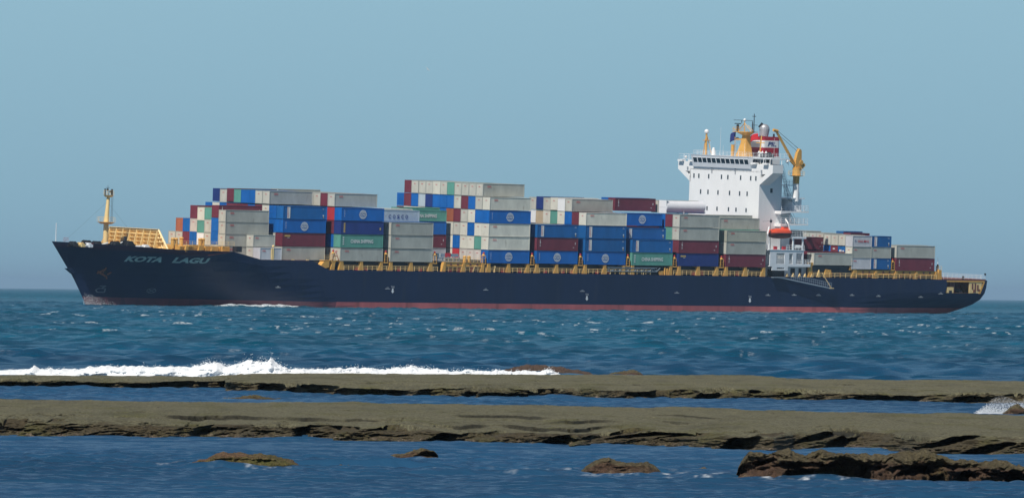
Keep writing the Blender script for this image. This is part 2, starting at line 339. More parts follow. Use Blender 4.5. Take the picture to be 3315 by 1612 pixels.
# ------------------------------------------------------------------ rock shelves and rocks
def rock_material(name, top, face, pale, olive, wet):
    m = bpy.data.materials.new(name); m.use_nodes = True
    n = m.node_tree.nodes; l = m.node_tree.links; b = n['Principled BSDF']; b.inputs['Roughness'].default_value = .8; b.inputs['Specular IOR Level'].default_value = .25
    geo = n.new('ShaderNodeNewGeometry'); sp = n.new('ShaderNodeSeparateXYZ'); l.new(geo.outputs['Position'], sp.inputs[0])
    def mr(src, a, b_, c, d):
        x = n.new('ShaderNodeMapRange'); x.interpolation_type = 'SMOOTHSTEP'
        for i, v in enumerate((a, b_, c, d)): x.inputs[i + 1].default_value = v
        l.new(src, x.inputs[0]); return x.outputs[0]
    def nz(sc, det, vs=(1, 1, 1)):
        mp = n.new('ShaderNodeMapping'); mp.inputs['Scale'].default_value = vs; l.new(geo.outputs['Position'], mp.inputs[0])
        x = n.new('ShaderNodeTexNoise'); x.inputs['Scale'].default_value = sc; x.inputs['Detail'].default_value = det; x.inputs['Roughness'].default_value = .65; l.new(mp.outputs[0], x.inputs[0]); return x.outputs[0]
    def mixc(f, a, b_):
        x = n.new('ShaderNodeMixRGB'); l.new(f, x.inputs[0])
        for i, c in ((1, a), (2, b_)):
            if isinstance(c, tuple): x.inputs[i].default_value = (*c, 1)
            else: l.new(c, x.inputs[i])
        return x.outputs[0]
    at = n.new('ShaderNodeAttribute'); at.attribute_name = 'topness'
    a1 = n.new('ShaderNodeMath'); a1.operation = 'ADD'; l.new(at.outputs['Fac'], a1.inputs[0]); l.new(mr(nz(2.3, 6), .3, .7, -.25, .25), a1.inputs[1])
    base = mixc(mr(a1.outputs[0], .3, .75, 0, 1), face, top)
    base = mixc(mr(nz(.55, 5, (1, .35, 1)), .50, .66, 0, .6), base, olive); base = mixc(mr(nz(.8, 6, (1, .12, 1)), .50, .66, 0, .5), base, tuple(x * .55 for x in top))
    # barnacles and coralline crust just above the water line
    a2 = n.new('ShaderNodeMath'); a2.operation = 'MULTIPLY'; l.new(mr(sp.outputs['Z'], .16, .04, 0, 1), a2.inputs[0]); l.new(mr(nz(7, 5, (1, .5, 1)), .52, .64, 0, .8), a2.inputs[1])
    base = mixc(a2.outputs[0], base, pale)
    base = mixc(mr(nz(4.2, 7, (1, .4, 1.6)), .60, .70, 0, .75), base, tuple(x * .28 for x in face))  # dark flecks: shade inside small weathered holes, painted into the rock colour
    shd = n.new('ShaderNodeAttribute'); shd.attribute_name = 'crevice_shade'  # overhang shade of crevices and ledge risers, put into the colour
    base = mixc(mr(shd.outputs['Fac'], .1, .9, 0, .85), base, (.026, .024, .016))
    base = mixc(mr(sp.outputs['Z'], .035, .005, 0, .8), base, wet)
    # weathered holes and grain
    grain = nz(11, 8); hs = n.new('ShaderNodeHueSaturation'); l.new(base, hs.inputs['Color']); l.new(mr(grain, .3, .7, .5, 1.42), hs.inputs['Value'])
    l.new(hs.outputs[0], b.inputs['Base Color'])
    bp = n.new('ShaderNodeBump'); bp.inputs['Distance'].default_value = .09; bp.inputs['Strength'].default_value = 1
    ad = n.new('ShaderNodeMath'); ad.operation = 'ADD'; l.new(grain, ad.inputs[0]); l.new(nz(34, 6), ad.inputs[1])
    l.new(ad.outputs[0], bp.inputs['Height']); l.new(bp.outputs[0], b.inputs['Normal'])
    return m
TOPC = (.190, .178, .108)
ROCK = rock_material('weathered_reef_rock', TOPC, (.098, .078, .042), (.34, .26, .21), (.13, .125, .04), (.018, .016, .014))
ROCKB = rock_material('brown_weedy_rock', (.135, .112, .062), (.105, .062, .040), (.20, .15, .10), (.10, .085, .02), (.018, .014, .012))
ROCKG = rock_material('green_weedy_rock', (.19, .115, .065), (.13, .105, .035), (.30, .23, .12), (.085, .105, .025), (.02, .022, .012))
def caves(Xg, Z, lst, seed, wob=.10):
    """0..1 mask of the hollows listed as (x0, x1, z0, z1, lean)"""
    m = np.zeros_like(Xg); wx = wob * 1.6 * fbm(Xg * 2.1 + seed, Z * 7, o=4, g=.6); wz = wob * .55 * fbm(Xg * 2.6 + seed, Z * 9 + 5, o=4, g=.6)
    for (x0, x1, z0, z1, sl) in lst:
        zc = (z0 + z1) / 2; xx = Xg + wx - (Z - zc) * sl * 1.6; zz = Z + wz - (xx - (x0 + x1) / 2) * sl * .055
        h = max(.035, (z1 - z0) / 2 * 1.18); w = (x1 - x0) / 2 * 1.08
        dx_ = np.abs(xx - (x0 + x1) / 2) / w; dz = np.abs(zz - zc) / h
        m = np.maximum(m, sstep(1.12, .82, (dx_ ** 3 + dz ** 3) ** (1 / 3)))
    return m
def shelf(name, xs, front, back, ztop, zlip, lst, mat, dx, seed, slope=1.5, deep=.9, apron=2.2, label=None, kind=None, cat=None, ntop=230, nf=80):
    """flat-topped shelf: a broken face with hollows towards the water in front (-Y), a rounded shoulder and a rough top"""
    X = np.arange(xs[0], xs[1], dx); n = len(X)
    fy = np.interp(X, *zip(*front)); by = np.interp(X, *zip(*back))
    zt = np.interp(X, *zip(*ztop)) if isinstance(ztop, list) else np.full(n, ztop)
    zl = np.interp(X, *zip(*zlip)) if isinstance(zlip, list) else np.full(n, zlip)
    zl = zl * (1 + .10 * fbm(X * .9 + seed, X * 0 + 9, o=4))
    fy = fy + .8 * fbm(X * .35 + seed, X * 0, o=4) + .35 * fbm(X * 2.3 + seed, X * 0 + 4, o=5)
    by = by + 1.2 * fbm(X * .25 + seed, X * 0 + 8, o=4)
    nl = 60; t = np.linspace(0, 1, nf)
    Zf = -.18 + (zl[:, None] + .18) * t[None, :]; hh = np.clip(Zf / zl[:, None], 0, 1); X2 = X[:, None] + 0 * Zf
    base = slope * hh ** 1.7
    sx = X2 - Zf * 3.0
    lump = .55 * fbm(sx * .9 + seed, Zf * 5 + seed, o=5, g=.58) + .30 * fbm(X2 * 4.2 + seed, Zf * 15, o=5, g=.62)
    small = sstep(.22, .36, fbm(sx * 2.3 + 5 + seed, Zf * 13, o=4, g=.6)) * sstep(0, .15, hh) * sstep(1, .8, hh)
    cm = caves(X2, Zf, lst, seed)
    Yf = fy[:, None] + base + lump * (.35 + .65 * np.sin(np.pi * hh)) * sstep(1.3, .6, hh) * min(1, slope) + cm * deep + small * .28
    a = np.linspace(0, 1, nl)[1:]
    Y0 = Yf[:, -1:]; Ya = Y0 + apron * a[None, :]
    Za = zl[:, None] + (zt - zl)[:, None] * (1 - (1 - a[None, :]) ** 2.2)
    b_ = np.linspace(0, 1, ntop)[1:] ** 1.15
    Y1 = Ya[:, -1:]; Yt = Y1 + (by[:, None] - Y1) * b_[None, :]
    Zt = np.repeat(zt[:, None], ntop - 1, 1)
    Yb = by[:, None] + np.array([.15, .35, .5])[None, :]; Zb = np.stack([zt * .7, zt * .1, zt * 0 - .4], -1)
    Y = np.concatenate([Yf, Ya, Yt, Yb], 1); Z = np.concatenate([Zf, Za, Zt, Zb], 1); Xg = np.repeat(X[:, None], Y.shape[1], 1)
    top = np.concatenate([sstep(.35, 1.1, hh) * .8 * (1 - cm), np.minimum(1, .8 + a)[None, :] * np.ones_like(Za), np.ones_like(Zt), np.zeros_like(Zb)], 1)
    k = np.concatenate([sstep(.7, 1, t), np.ones(nl - 1), np.ones(ntop - 1), np.zeros(3)])[None, :]
    dist = Y - fy[:, None]
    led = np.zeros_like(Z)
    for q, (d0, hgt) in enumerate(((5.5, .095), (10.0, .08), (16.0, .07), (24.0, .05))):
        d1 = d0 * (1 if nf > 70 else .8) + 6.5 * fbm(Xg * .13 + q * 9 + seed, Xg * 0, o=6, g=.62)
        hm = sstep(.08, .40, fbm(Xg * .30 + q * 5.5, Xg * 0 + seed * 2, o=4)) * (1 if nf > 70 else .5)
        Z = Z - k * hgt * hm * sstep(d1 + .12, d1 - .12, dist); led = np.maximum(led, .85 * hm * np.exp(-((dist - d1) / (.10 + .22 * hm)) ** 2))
    Z = Z + k * (.045 * fbm(Xg * .7 + seed, Y * .28, o=5, g=.55) + .024 * fbm(Xg * 3.5, Y * 1.2 + seed, o=4, g=.6))
    # gullies and ledges that break the top, long ones running along the shelf
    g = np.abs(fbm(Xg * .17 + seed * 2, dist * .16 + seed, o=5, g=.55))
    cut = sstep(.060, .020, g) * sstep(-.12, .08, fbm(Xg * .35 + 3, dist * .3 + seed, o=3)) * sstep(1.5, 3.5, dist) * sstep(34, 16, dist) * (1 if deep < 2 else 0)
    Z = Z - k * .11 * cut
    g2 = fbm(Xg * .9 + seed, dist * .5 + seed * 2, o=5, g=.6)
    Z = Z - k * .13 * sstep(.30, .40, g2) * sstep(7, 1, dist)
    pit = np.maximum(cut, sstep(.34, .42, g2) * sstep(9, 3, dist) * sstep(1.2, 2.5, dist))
    pit = np.maximum(pit, led); top = top * (1 - .75 * cut)  # mask of crevices and risers whose shade is painted dark
    Xg = Xg + .05 * fbm(Xg * 3 + 2, Z * 9 + Y * .5, o=3)
    o = grid_mesh(name, np.stack([Xg, Y, Z], -1), mat, True, {'topness': np.clip(top, 0, 1), 'crevice_shade': np.clip(pit * k, 0, 1)})
    return tag(o, label, cat, kind=kind)
NEAR_CAVES = [[-12.65, -12.13, 0.051, 0.444, 0], [-11.64, -11.27, 0.391, 0.524, 0.2], [-7.84, -6.56, 0.004, 0.446, 0.6], [-8.16, -7.93, 0.302, 0.425, 0], [-5.33, -4.3, 0.03, 0.408, 0.5], [-4.3, -3.81, 0.249, 0.43, 0.5], [-3.42, -3.02, 0.244, 0.411, 1.5], [-1.7, -0.77, 0.013, 0.382, 1.2], [-0.86, 0.12, 0.136, 0.48, 2], [-0.29, 0.44, 0.306, 0.527, 2], [0.88, 1.91, 0.329, 0.452, 2.5], [1.03, 1.67, 0.009, 0.318, 1.0], [2.16, 3.09, 0.165, 0.435, 2.5], [3.14, 4.08, 0.214, 0.361, 3], [4.27, 4.86, 0.252, 0.424, 2.5], [5.2, 5.99, 0.004, 0.299, 0.5], [6.16, 6.78, 0.356, 0.562, 1], [7.27, 8.05, 0.181, 0.427, 2], [8.05, 9.06, 0.004, 0.436, 1.2], [10.63, 10.97, 0.473, 0.68, 0.6], [10.11, 10.75, 0.128, 0.374, 2], [11.05, 11.78, 0.014, 0.25, 1.5]]
FAR_CAVES = [[-19.7, -17.71, 0.0, 0.213, 0.3], [-17.36, -14.88, 0.0, 0.234, 0.3], [-14.31, -13.46, 0.0, 0.213, 0.3], [-13.31, -10.12, 0.0, 0.298, 0.3], [-9.13, -8.2, 0.053, 0.322, 0.3], [-7.99, -6.29, -0.004, 0.329, 0.3], [-6.22, -3.73, -0.018, 0.28, 0.3], [-3.24, -2.38, 0.012, 0.332, 0.3], [-1.67, -1.18, 0.021, 0.234, 0.3], [-0.97, 0.45, 0.013, 0.169, 0.3], [0.64, 1.56, 0.042, 0.34, 0.3], [4.26, 5.39, 0.086, 0.299, 0.3], [4.97, 6.6, 0.027, 0.417, 0.3], [6.74, 7.45, 0.0, 0.22, 0.3], [8.62, 8.94, 0.244, 0.35, 0.3], [9.87, 10.29, 0.155, 0.333, 0.3], [12.35, 14.62, 0.025, 0.252, 0.3], [15.26, 15.54, 0.244, 0.336, 0.3], [15.83, 17.03, 0.031, 0.23, 0.3]]
BIG_CAVES = [[6.45, 7.35, 0.06, 0.4, 0.2], [5.05, 5.35, 0.3, 0.4, 0.5], [5.6, 6.0, 0.12, 0.22, 0.4], [6.3, 6.55, 0.3, 0.36, 0], [7.9, 8.5, 0.16, 0.26, 0.6], [8.3, 8.7, 0.05, 0.12, 0], [9.05, 9.5, 0.1, 0.2, 0.3], [10.1, 10.7, 0.04, 0.18, 0.2], [11.2, 11.6, 0.1, 0.2, 0.2]]
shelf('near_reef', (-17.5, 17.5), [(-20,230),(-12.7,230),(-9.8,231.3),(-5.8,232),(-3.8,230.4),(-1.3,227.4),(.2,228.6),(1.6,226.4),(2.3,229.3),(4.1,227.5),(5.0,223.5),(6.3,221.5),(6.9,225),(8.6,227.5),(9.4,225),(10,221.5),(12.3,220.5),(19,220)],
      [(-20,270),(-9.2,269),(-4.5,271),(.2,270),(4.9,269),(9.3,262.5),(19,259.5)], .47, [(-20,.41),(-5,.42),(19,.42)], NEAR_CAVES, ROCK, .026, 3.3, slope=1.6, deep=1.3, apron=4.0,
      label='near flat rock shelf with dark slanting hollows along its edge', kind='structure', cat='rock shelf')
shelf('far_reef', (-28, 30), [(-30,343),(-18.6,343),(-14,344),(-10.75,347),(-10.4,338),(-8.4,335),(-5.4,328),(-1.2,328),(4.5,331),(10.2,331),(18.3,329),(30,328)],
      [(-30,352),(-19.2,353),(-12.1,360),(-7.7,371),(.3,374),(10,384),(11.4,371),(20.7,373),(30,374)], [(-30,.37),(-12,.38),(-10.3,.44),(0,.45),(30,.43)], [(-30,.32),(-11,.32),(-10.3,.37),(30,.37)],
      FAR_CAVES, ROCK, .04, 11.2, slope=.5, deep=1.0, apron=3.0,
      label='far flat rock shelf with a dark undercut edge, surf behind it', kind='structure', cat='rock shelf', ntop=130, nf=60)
def ridge(name, X0, X1, yc, prof, depth, mat, seed, label, under=.3, group=None, dx=.020, skew=0., rgh=.5, lst=None, flat=.42, jag=1.):
    """a rock that stands in the water: closed shell whose crest follows prof"""
    X = np.arange(X0, X1 + dx, dx); n = len(X)
    hz = np.interp(X, *zip(*prof)); env = np.minimum(1, np.minimum((X - X0) / .28 + .02, (X1 - X) / .28 + .02)) ** .4
    hz = hz * (1 + .25 * jag * fbm(X * 1.9 + seed, X * 0, o=4)) + .03 * fbm(X * 9 + seed, X * 0, o=3)
    hz = np.maximum(hz, .0) * env
    m = 84; t = np.linspace(0, 1, m)
    ang = np.pi * t
    prof_y = -np.cos(ang); prof_z = np.sin(ang) ** flat
    Yc = yc + skew * (X - X0) + .5 * fbm(X * .8 + seed, X * 0 + 3, o=3)
    dp = depth * env * (1 + .3 * fbm(X * 1.1 + seed, X * 0 + 6, o=3))
    Y = Yc[:, None] + dp[:, None] * prof_y[None, :]
    Z = (hz + .15)[:, None] * prof_z[None, :] - .15
    Xg = np.repeat(X[:, None], m, 1)
    hh = np.clip(Z / np.maximum(hz, .05)[:, None], 0, 1); frontm = (t < .5)[None, :]
    c = fbm((Xg - Z * 1.5) * 1.3 + seed, Z * 6 + seed, o=4)
    if lst: Y = Y + frontm * caves(Xg, Z, lst, seed, .12) * .75
    Y = Y + frontm * under * (.3 + 1.8 * sstep(.0, .4, c)) * np.sin(np.pi * np.clip(hh, 0, 1) ** .9)
    Y = Y + rgh * (.20 * fbm(Xg * 2.2 + seed, Z * 7, o=6, g=.66) + .10 * fbm(Xg * 8 + seed, Z * 20, o=4, g=.65)); Z = Z + (.03 + rgh * .09 * jag) * hh * fbm(Xg * 2.8 + seed, Y * 2.2, o=5, g=.6)
    Xg = Xg + .05 * fbm(Xg * 5, Z * 9 + seed, o=3)
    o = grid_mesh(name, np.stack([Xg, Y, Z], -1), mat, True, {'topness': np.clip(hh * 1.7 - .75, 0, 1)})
    return tag(o, label, 'rock', group)
ridge('rock', 4.62, 13.8, 188.4, [(4.6,.47),(4.85,.53),(5.9,.55),(7.3,.57),(8.0,.50),(8.3,.54),(8.9,.50),(9.3,.42),(9.6,.38),(9.9,.43),(10.15,.40),(10.3,.28),(10.8,.32),(11.4,.32),(11.8,.38),(13.8,.40)], 1.0, ROCKB, 5.1,
      'large craggy brown rock ridge in the bottom right corner', under=.35, rgh=1.9, lst=BIG_CAVES, flat=.30, jag=.6)
ridge('rock', -6.75, -4.30, 194.3, [(-6.75,.12),(-6.4,.19),(-6.0,.30),(-5.5,.30),(-5.0,.27),(-4.6,.17),(-4.3,.10)], .9, ROCKG, 2.2, 'low green and ochre rock awash in the left of the lagoon', under=.1)
ridge('rock', -4.4, -3.95, 194.4, [(-4.4,.03),(-4.2,.05),(-3.95,.02)], .4, ROCKB, 7.2, 'tiny brown rock tip just right of the green rock', under=.05)
ridge('rock', -3.75, -3.25, 194.6, [(-3.75,.03),(-3.5,.07),(-3.25,.02)], .4, ROCKB, 8.4, 'small flat brown rock between the green rock and the centre', under=.05)
ridge('rock', -2.7, -1.6, 207.5, [(-2.75,.07),(-2.4,.13),(-2.15,.20),(-1.9,.19),(-1.75,.18),(-1.6,.15)], .5, ROCKB, 4.4, 'small grey brown rock with an overhanging right end, middle of the lagoon', under=.25)
ridge('rock', 1.45, 3.15, 192.2, [(1.4,.10),(1.8,.22),(2.1,.29),(2.4,.20),(2.75,.26),(3.0,.23),(3.2,.10)], .7, ROCKB, 9.7, 'dark brown weedy rock with two humps left of the large ridge', under=.1)
ridge('rock', 9.0, 9.75, 219.5, [(9.0,.03),(9.35,.11),(9.75,.02)], .4, ROCKB, 12.7, 'little dark rock between the near shelf and the large ridge', under=.1)
ridge('rock', 3.75, 4.6, 197.5, [(3.75,.0),(4.1,.03),(4.6,.0)], .5, ROCKB, 13.7, 'submerged dark rock showing just left of the large ridge', under=.05)
ridge('rock', -.9, 3.9, 424, [(-.9,.05),(-.2,.27),(.6,.40),(1.6,.42),(2.4,.34),(3.2,.18),(3.9,.04)], 3.0, rock_material('grey_pink_rock', (.13, .085, .062), (.10, .065, .05), (.22, .17, .15), (.11, .08, .055), (.05, .035, .03)), 6.6, 'rounded grey mound behind the surf in the centre', under=.0)
ridge('rock', 4.4, 6.15, 426, [(4.4,.06),(5.2,.17),(5.7,.24),(6.0,.2),(6.15,.08)], 1.4, ROCKB, 3.9, 'low dark rock right of the rounded mound', under=.05)
ridge('rock', -10.0, -7.7, 316, [(-10,.02),(-9.2,.08),(-8.7,.12),(-8.2,.06),(-7.7,.02)], .7, ROCKB, 1.9, 'low weedy rock strip in the channel between the shelves', under=.05)

# ------------------------------------------------------------------ surf
SURF = [(-30,.2),(-24,.22),(-21.82,.146),(-21.48,.207),(-20.54,.218),(-20.4,.333),(-20.22,.25),(-19.88,.243),(-19.69,.342),(-19.54,.258),(-18.18,.263),(-17.89,.334),(-17.1,.412),(-16.7,.405),(-14.99,.413),(-13.86,.37),(-13.29,.501),(-13.06,.589),(-12.49,.567),(-12.04,.459),(-11.58,.55),(-11.24,.724),(-11.01,.641),(-10.39,.706),(-10.22,.878),(-10.05,.624),(-9.7,.429),(-8.74,.372),(-7.31,.4),(-6.56,.437),(-6.16,.413),(-5.42,.411),(-4.63,.46),(-4.29,.549),(-3.89,.44),(-3.66,.471),(-2.75,.396),(-1.04,.405),(1.23,.374),(1.63,.475),(1.8,.449),(2.09,.299),(2.4,.1)]
FOAM = principled('white_foam', (.80, .83, .85), rough=.9, spec=.1, noise=.06, nscale=2.5, bump=.04, bscale=9)
def surf():
    dx = .03; X = np.arange(-30, 2.4, dx); n = len(X)
    h = np.interp(X, *zip(*SURF)) * .97
    h = h + .045 * fbm(X * 2.2, X * 0, o=3) + .05 * np.maximum(0, fbm(X * 8, X * 0 + 5, o=3))
    m = 60; t = np.linspace(0, 1, m); ang = np.pi * t
    Y = 396 + .9 * fbm(X * .2, X * 0, o=3)[:, None] - 2.2 * np.cos(ang)[None, :]
    hn = np.maximum(h, .05)[:, None]
    Z = (hn + .25) * (np.sin(ang)[None, :] ** .6) - .25
    Xg = np.repeat(X[:, None], m, 1)
    Z = Z + .10 * (Z / .4) * fbm(Xg * 3.1, Y * 1.4, o=6, g=.62); Y = Y + .5 * fbm(Xg * 2.2, Z * 7, o=5, g=.6)
    o = grid_mesh('breaking_surf', np.stack([Xg, Y, Z], -1), FOAM)
    tag(o, 'long line of white surf breaking along the far shelf', 'surf', kind='stuff')
    rs = np.random.RandomState(5); mb = MB()
    for i in range(2600):
        x = rs.uniform(-23, 2.1); w = np.interp(x, *zip(*SURF))
        if w < .42 and rs.rand() < .75: continue
        z = w * rs.uniform(.92, 1.0) + abs(rs.randn()) * .09 * (w / .5) ** 1.5
        r = rs.uniform(.006, .022) * (1.2 if z < w * 1.1 else .8); yy = 396 + rs.uniform(-1.5, 1.5)
        mb.add([(x+r,yy,z),(x-r,yy,z),(x,yy+r,z),(x,yy-r,z),(x,yy,z+r),(x,yy,z-r)], [(0,2,4),(2,1,4),(1,3,4),(3,0,4),(2,0,5),(1,2,5),(3,1,5),(0,3,5)])
    tag(mb.build('surf_spray', FOAM), 'fine white spray thrown up above the surf line', 'spray', kind='stuff')
    # the splash where a wave runs into the channel at the right edge
    mb = MB()
    for i in range(16000):
        x = 15.0 + abs(rs.randn()) * .2 + rs.rand() * 3.4; env = min(1, (x - 14.8) / 1.4)
        z = rs.rand() ** 2.2 * .62 * env * (1 + .3 * math.sin(x * 4.1)); r = rs.uniform(.003, .009) * (1.7 - z * 2)
        x -= z * .15; yy = 299 + rs.uniform(-1.2, 1.2)
        mb.add([(x+r,yy,z),(x-r,yy,z),(x,yy+r,z),(x,yy-r,z),(x,yy,z+r),(x,yy,z-r)], [(0,2,4),(2,1,4),(1,3,4),(3,0,4),(2,0,5),(1,2,5),(3,1,5),(0,3,5)])
    SPL = mb
    tag(mb.build('splash', FOAM), 'white splash of spray in the channel at the right edge', 'splash', kind='stuff')
surf()
ridge('rock', 15.75, 16.75, 298.0, [(15.75,.05),(16.0,.2),(16.3,.3),(16.55,.22),(16.75,.06)], .5, ROCKB, 14.4, 'small dark rock inside the splash at the right edge', under=.1)

# ------------------------------------------------------------------ ship frame
PHI = R(40.82); HEEL = R(1.9)
U = Vector((math.cos(PHI), math.sin(PHI), 0)); N0 = Vector((-math.sin(PHI), math.cos(PHI), 0)); Zv = Vector((0, 0, 1))
N2 = N0 * math.cos(HEEL) + Zv * math.sin(HEEL); Z2 = Zv * math.cos(HEEL) - N0 * math.sin(HEEL)
O2 = Vector((-26.9, 2042.0, 10.4)) - Z2 * 10.4
SM = Matrix(((U.x, N2.x, Z2.x, O2.x), (U.y, N2.y, Z2.y, O2.y), (U.z, N2.z, Z2.z, O2.z), (0, 0, 0, 1)))
def it(x, a, b): return float(np.interp(x, a, b))
def ustem(z): return it(z, [-3, 0, .7, 6, 7, 13.3], [-71.5, -72.3, -72.7, -76.1, -77, -82.])
def hull_v(u, z):
    Lf = it(z, [0, 6, 12.5], [60, 52, 38]); p = it(z, [0, 12.5], [1.5, 2.1])
    s = min(max((u - ustem(z)) / Lf, 0), 1); b = 16.15 * (1 - (1 - s) ** p)
    k = it(z, [-3, 0, 1.5, 3, 4.5], [.5, .35, .2, .06, 0]); t = min(max((u - 128) / 52, 0), 1)
    return 16.05 - b * (1 - k * t * t)
# ------------------------------------------------------------------ text
_tc = {}
def text_mesh(s, key=None, bold=.0):
    """letters as flat mesh points/faces, width normalised to 1, height kept in proportion"""
    if (s, bold) in _tc: return _tc[(s, bold)]
    cu = bpy.data.curves.new('t', 'FONT'); cu.body = s; cu.size = 1; cu.offset = bold; cu.resolution_u = 3
    o = bpy.data.objects.new('t', cu); col.objects.link(o)
    bpy.context.view_layer.update()
    dg = bpy.context.evaluated_depsgraph_get(); me = bpy.data.meshes.new_from_object(o.evaluated_get(dg))
    v = np.array([tuple(x.co) for x in me.vertices]); f = [tuple(p.vertices) for p in me.polygons]
    bpy.data.objects.remove(o); bpy.data.curves.remove(cu); bpy.data.meshes.remove(me)
    v = v - v.min(0); wh = v.max(0)[:2]
    _tc[(s, bold)] = (v[:, 0] / wh[0], v[:, 1] / wh[1], f); return _tc[(s, bold)]
def text_on(s, fn, bold=.0, mb=None, mi=0):
    """fn(a, b) -> 3D point for a, b in 0..1 across and up the lettering"""
    a, b, f = text_mesh(s, bold=bold); mb = mb or MB()
    mb.add([fn(x, y) for x, y in zip(a, b)], f, mi); return mb

# ------------------------------------------------------------------ the ship
ship = bpy.data.objects.new('container_ship', None); col.objects.link(ship); ship.matrix_world = SM
tag(ship, 'long navy blue container ship with a red waterline and white bridge tower', 'ship')
def part(name, mb, mat, parent=None): return mb.build(name, mat, parent or ship)
def ztop(u): return it(u, [-82, -71, -58, -45.2, -38.5, -24, -20.6, 0, 150, 182], [13.3, 12.95, 12.25, 12.1, 10.45, 10.42, 8.45, 8.42, 8.2, 8.05])
def uend(z): return it(z, [-3, -1, 0, 1, 2.7, 5.6, 8.2, 14], [160, 168, 172.5, 176.2, 180, 181.8, 182.2, 182.3])
def hull():
    fs = sorted(set([0, .004, .012, .022, .034, .05, .07, .09, .115, .1391, .1391 + .02, .1647, .19, .2195, .2326, .26, .3, .4, .5, .6, .7, .78, .84, .9, .93, .9505, .97, .9935, 1.0]))
    zs = [-3, -1.5, 0, .7, 1.45, 2.4, 3.6, 5.05]
    tops = [0, .96, 1]
    verts = []; nz = len(zs) + 4
    for f in fs:
        ud = -82 + f * 264.2; zt = ztop(ud)
        zz = zs + [5.05 + (7.72 - 5.05) * .5, 7.72, (7.72 + zt) / 2, zt] if True else zs
        row = []
        for z in zz:
            a = ustem(z); u = a + f * (uend(z) - a); v = hull_v(u, z)
            if f >= 1: v = max(v, .0 + max(0, (5 - z)) * .35)
            if f == 0: v = 16.05
            row.append((u, v, z))
        verts.append(row)
    nf = len(fs); navy = MB(); red = MB(); wet = MB()  # third mesh: the darker forward stretch of the red band
    for sgn in (0, 1):
        g = [[(u, v if not sgn else 32.1 - v, z) for (u, v, z) in row] for row in verts]
        for i in range(nf - 1):
            for j in range(nz - 1):
                if fs[i] >= .9504 and fs[i + 1] <= .994 and zs[-1] <= g[i][j][2] and g[i][j + 1][2] <= 7.73: continue     # the open mooring deck
                q = [g[i][j], g[i + 1][j], g[i + 1][j + 1], g[i][j + 1]]
                if sgn: q = q[::-1]
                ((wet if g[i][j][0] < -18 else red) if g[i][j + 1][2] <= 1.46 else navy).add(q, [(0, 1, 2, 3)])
    for j in range(nz - 1):
        a = verts[-1][j]; b = verts[-1][j + 1]
        (red if b[2] <= 1.46 else navy).add([a, (a[0], 32.1 - a[1], a[2]), (b[0], 32.1 - b[1], b[2]), b], [(0, 1, 2, 3)])
    navy.v = [tuple(p) for p in navy.v]
    o = part('hull', navy, M['hull']); part('bottom_paint_band', red, M['boot']); part('fore_bottom_paint', wet, M['bootfore'])
    for k in (o,):
        k.data.polygons.foreach_set('use_smooth', [False] * len(k.data.polygons))
    dk = MB()
    for i in range(nf - 1):
        a, b = verts[i][-1], verts[i + 1][-1]; h0 = 1.0 if a[0] < -50 else .02; h1 = 1.0 if b[0] < -50 else .02
        dk.add([(a[0], a[1], a[2] - h0), (b[0], b[1], b[2] - h1), (b[0], 32.1 - b[1], b[2] - h1), (a[0], 32.1 - a[1], a[2] - h0)], [(0, 1, 2, 3)])
    part('main_deck', dk, M['deck'])
    # rubbing edge of the forecastle and the anchor ledge
    s = MB(); s.prism([(-77.9, 7.5), (-76.2, 6.4), (-75.6, 6.9), (-76.2, 7.6)], 1, 15.5, 16.6); part('stem_ledge', s, M['hull'])
hull()
def surf_pt(u, z, off=.06): return (u, hull_v(u, z) - off, z)
def name_pt(a, b):
    z = 9.35 + 1.25 * b; u = -67.6 + 17.4 * (a + .02 * b)
    return surf_pt(u, z - .0 * a, .1)
# the name, each word its own part
def nm(s, a0, a1): return text_on(s, lambda a, b: name_pt(a0 + (a1 - a0) * a, b), bold=.05)
part('name_lettering', nm('KOTA', 0.0, .43), M['mname']); part('name_lettering', nm('LAGU', .555, 1.0), M['mname'])
# hull marks
mk = MB()
for (u, z) in [(.97, 4.31), (58.0, 3.17), (107.45, 3.1)]:
    mk.cut(); mk.prism([(u - .2, z + .2), (u - .2, z - .35), (u - .45, z - .35), (u, z - .85), (u + .45, z - .35), (u + .2, z - .35), (u + .2, z + .2)], 1, -.18, -.14)
    text_on('TUG', lambda a, b: (u - .45 + .9 * a, -.17, z + .35 + .4 * b), mb=mk)
for (u, z) in [(-.49, 4.49), (28.03, 4.49), (56.59, 4.44), (85.05, 4.32), (112.97, 4.01), (121.09, 4.14), (128.67, 4.15), (139.18, 4.24), (147.53, 4.09), (161.0, 3.99), (167.25, 4.85), (-30.96, 4.46)]:
    v = hull_v(u, z); mk.cut(); mk.box(u - .7, u + .7, v - .08, v - .04, z - .07, z + .0)
    text_on('12', lambda a, b: (u - .25 + .5 * a, v - .07, z + .06 + .26 * b), mb=mk)
part('hull_mark', mk, M['wgrey'])
sy = MB()
def seg(u0, z0, u1, z1, w=.08):
    d = Vector((u1 - u0, z1 - z0)); n_ = Vector((-d.y, d.x)).normalized() * w; K = 6
    for i in range(K):
        a, b = i / K, (i + 1) / K
        q = []
        for t, s in ((a, -1), (b, -1), (b, 1), (a, 1)):
            q.append(surf_pt(u0 + d.x * t + n_.x * s * (1.6), z0 + d.y * t + n_.y * s, .09))
        sy.add(q, [(0, 1, 2, 3)])
for a, b in [((-70.8, 3.0), (-70.3, 3.35)), ((-70.3, 3.35), (-68.9, 3.35)), ((-68.9, 3.35), (-68.9, 2.5)), ((-68.9, 2.5), (-70.4, 2.5)), ((-70.4, 2.5), (-70.8, 3.0)), ((-70.2, 3.9), (-68.9, 3.9)), ((-68.9, 3.9), (-69.7, 3.5))]: seg(*a, *b)
part('bulb_mark', sy, M['mfade']); sy = MB()
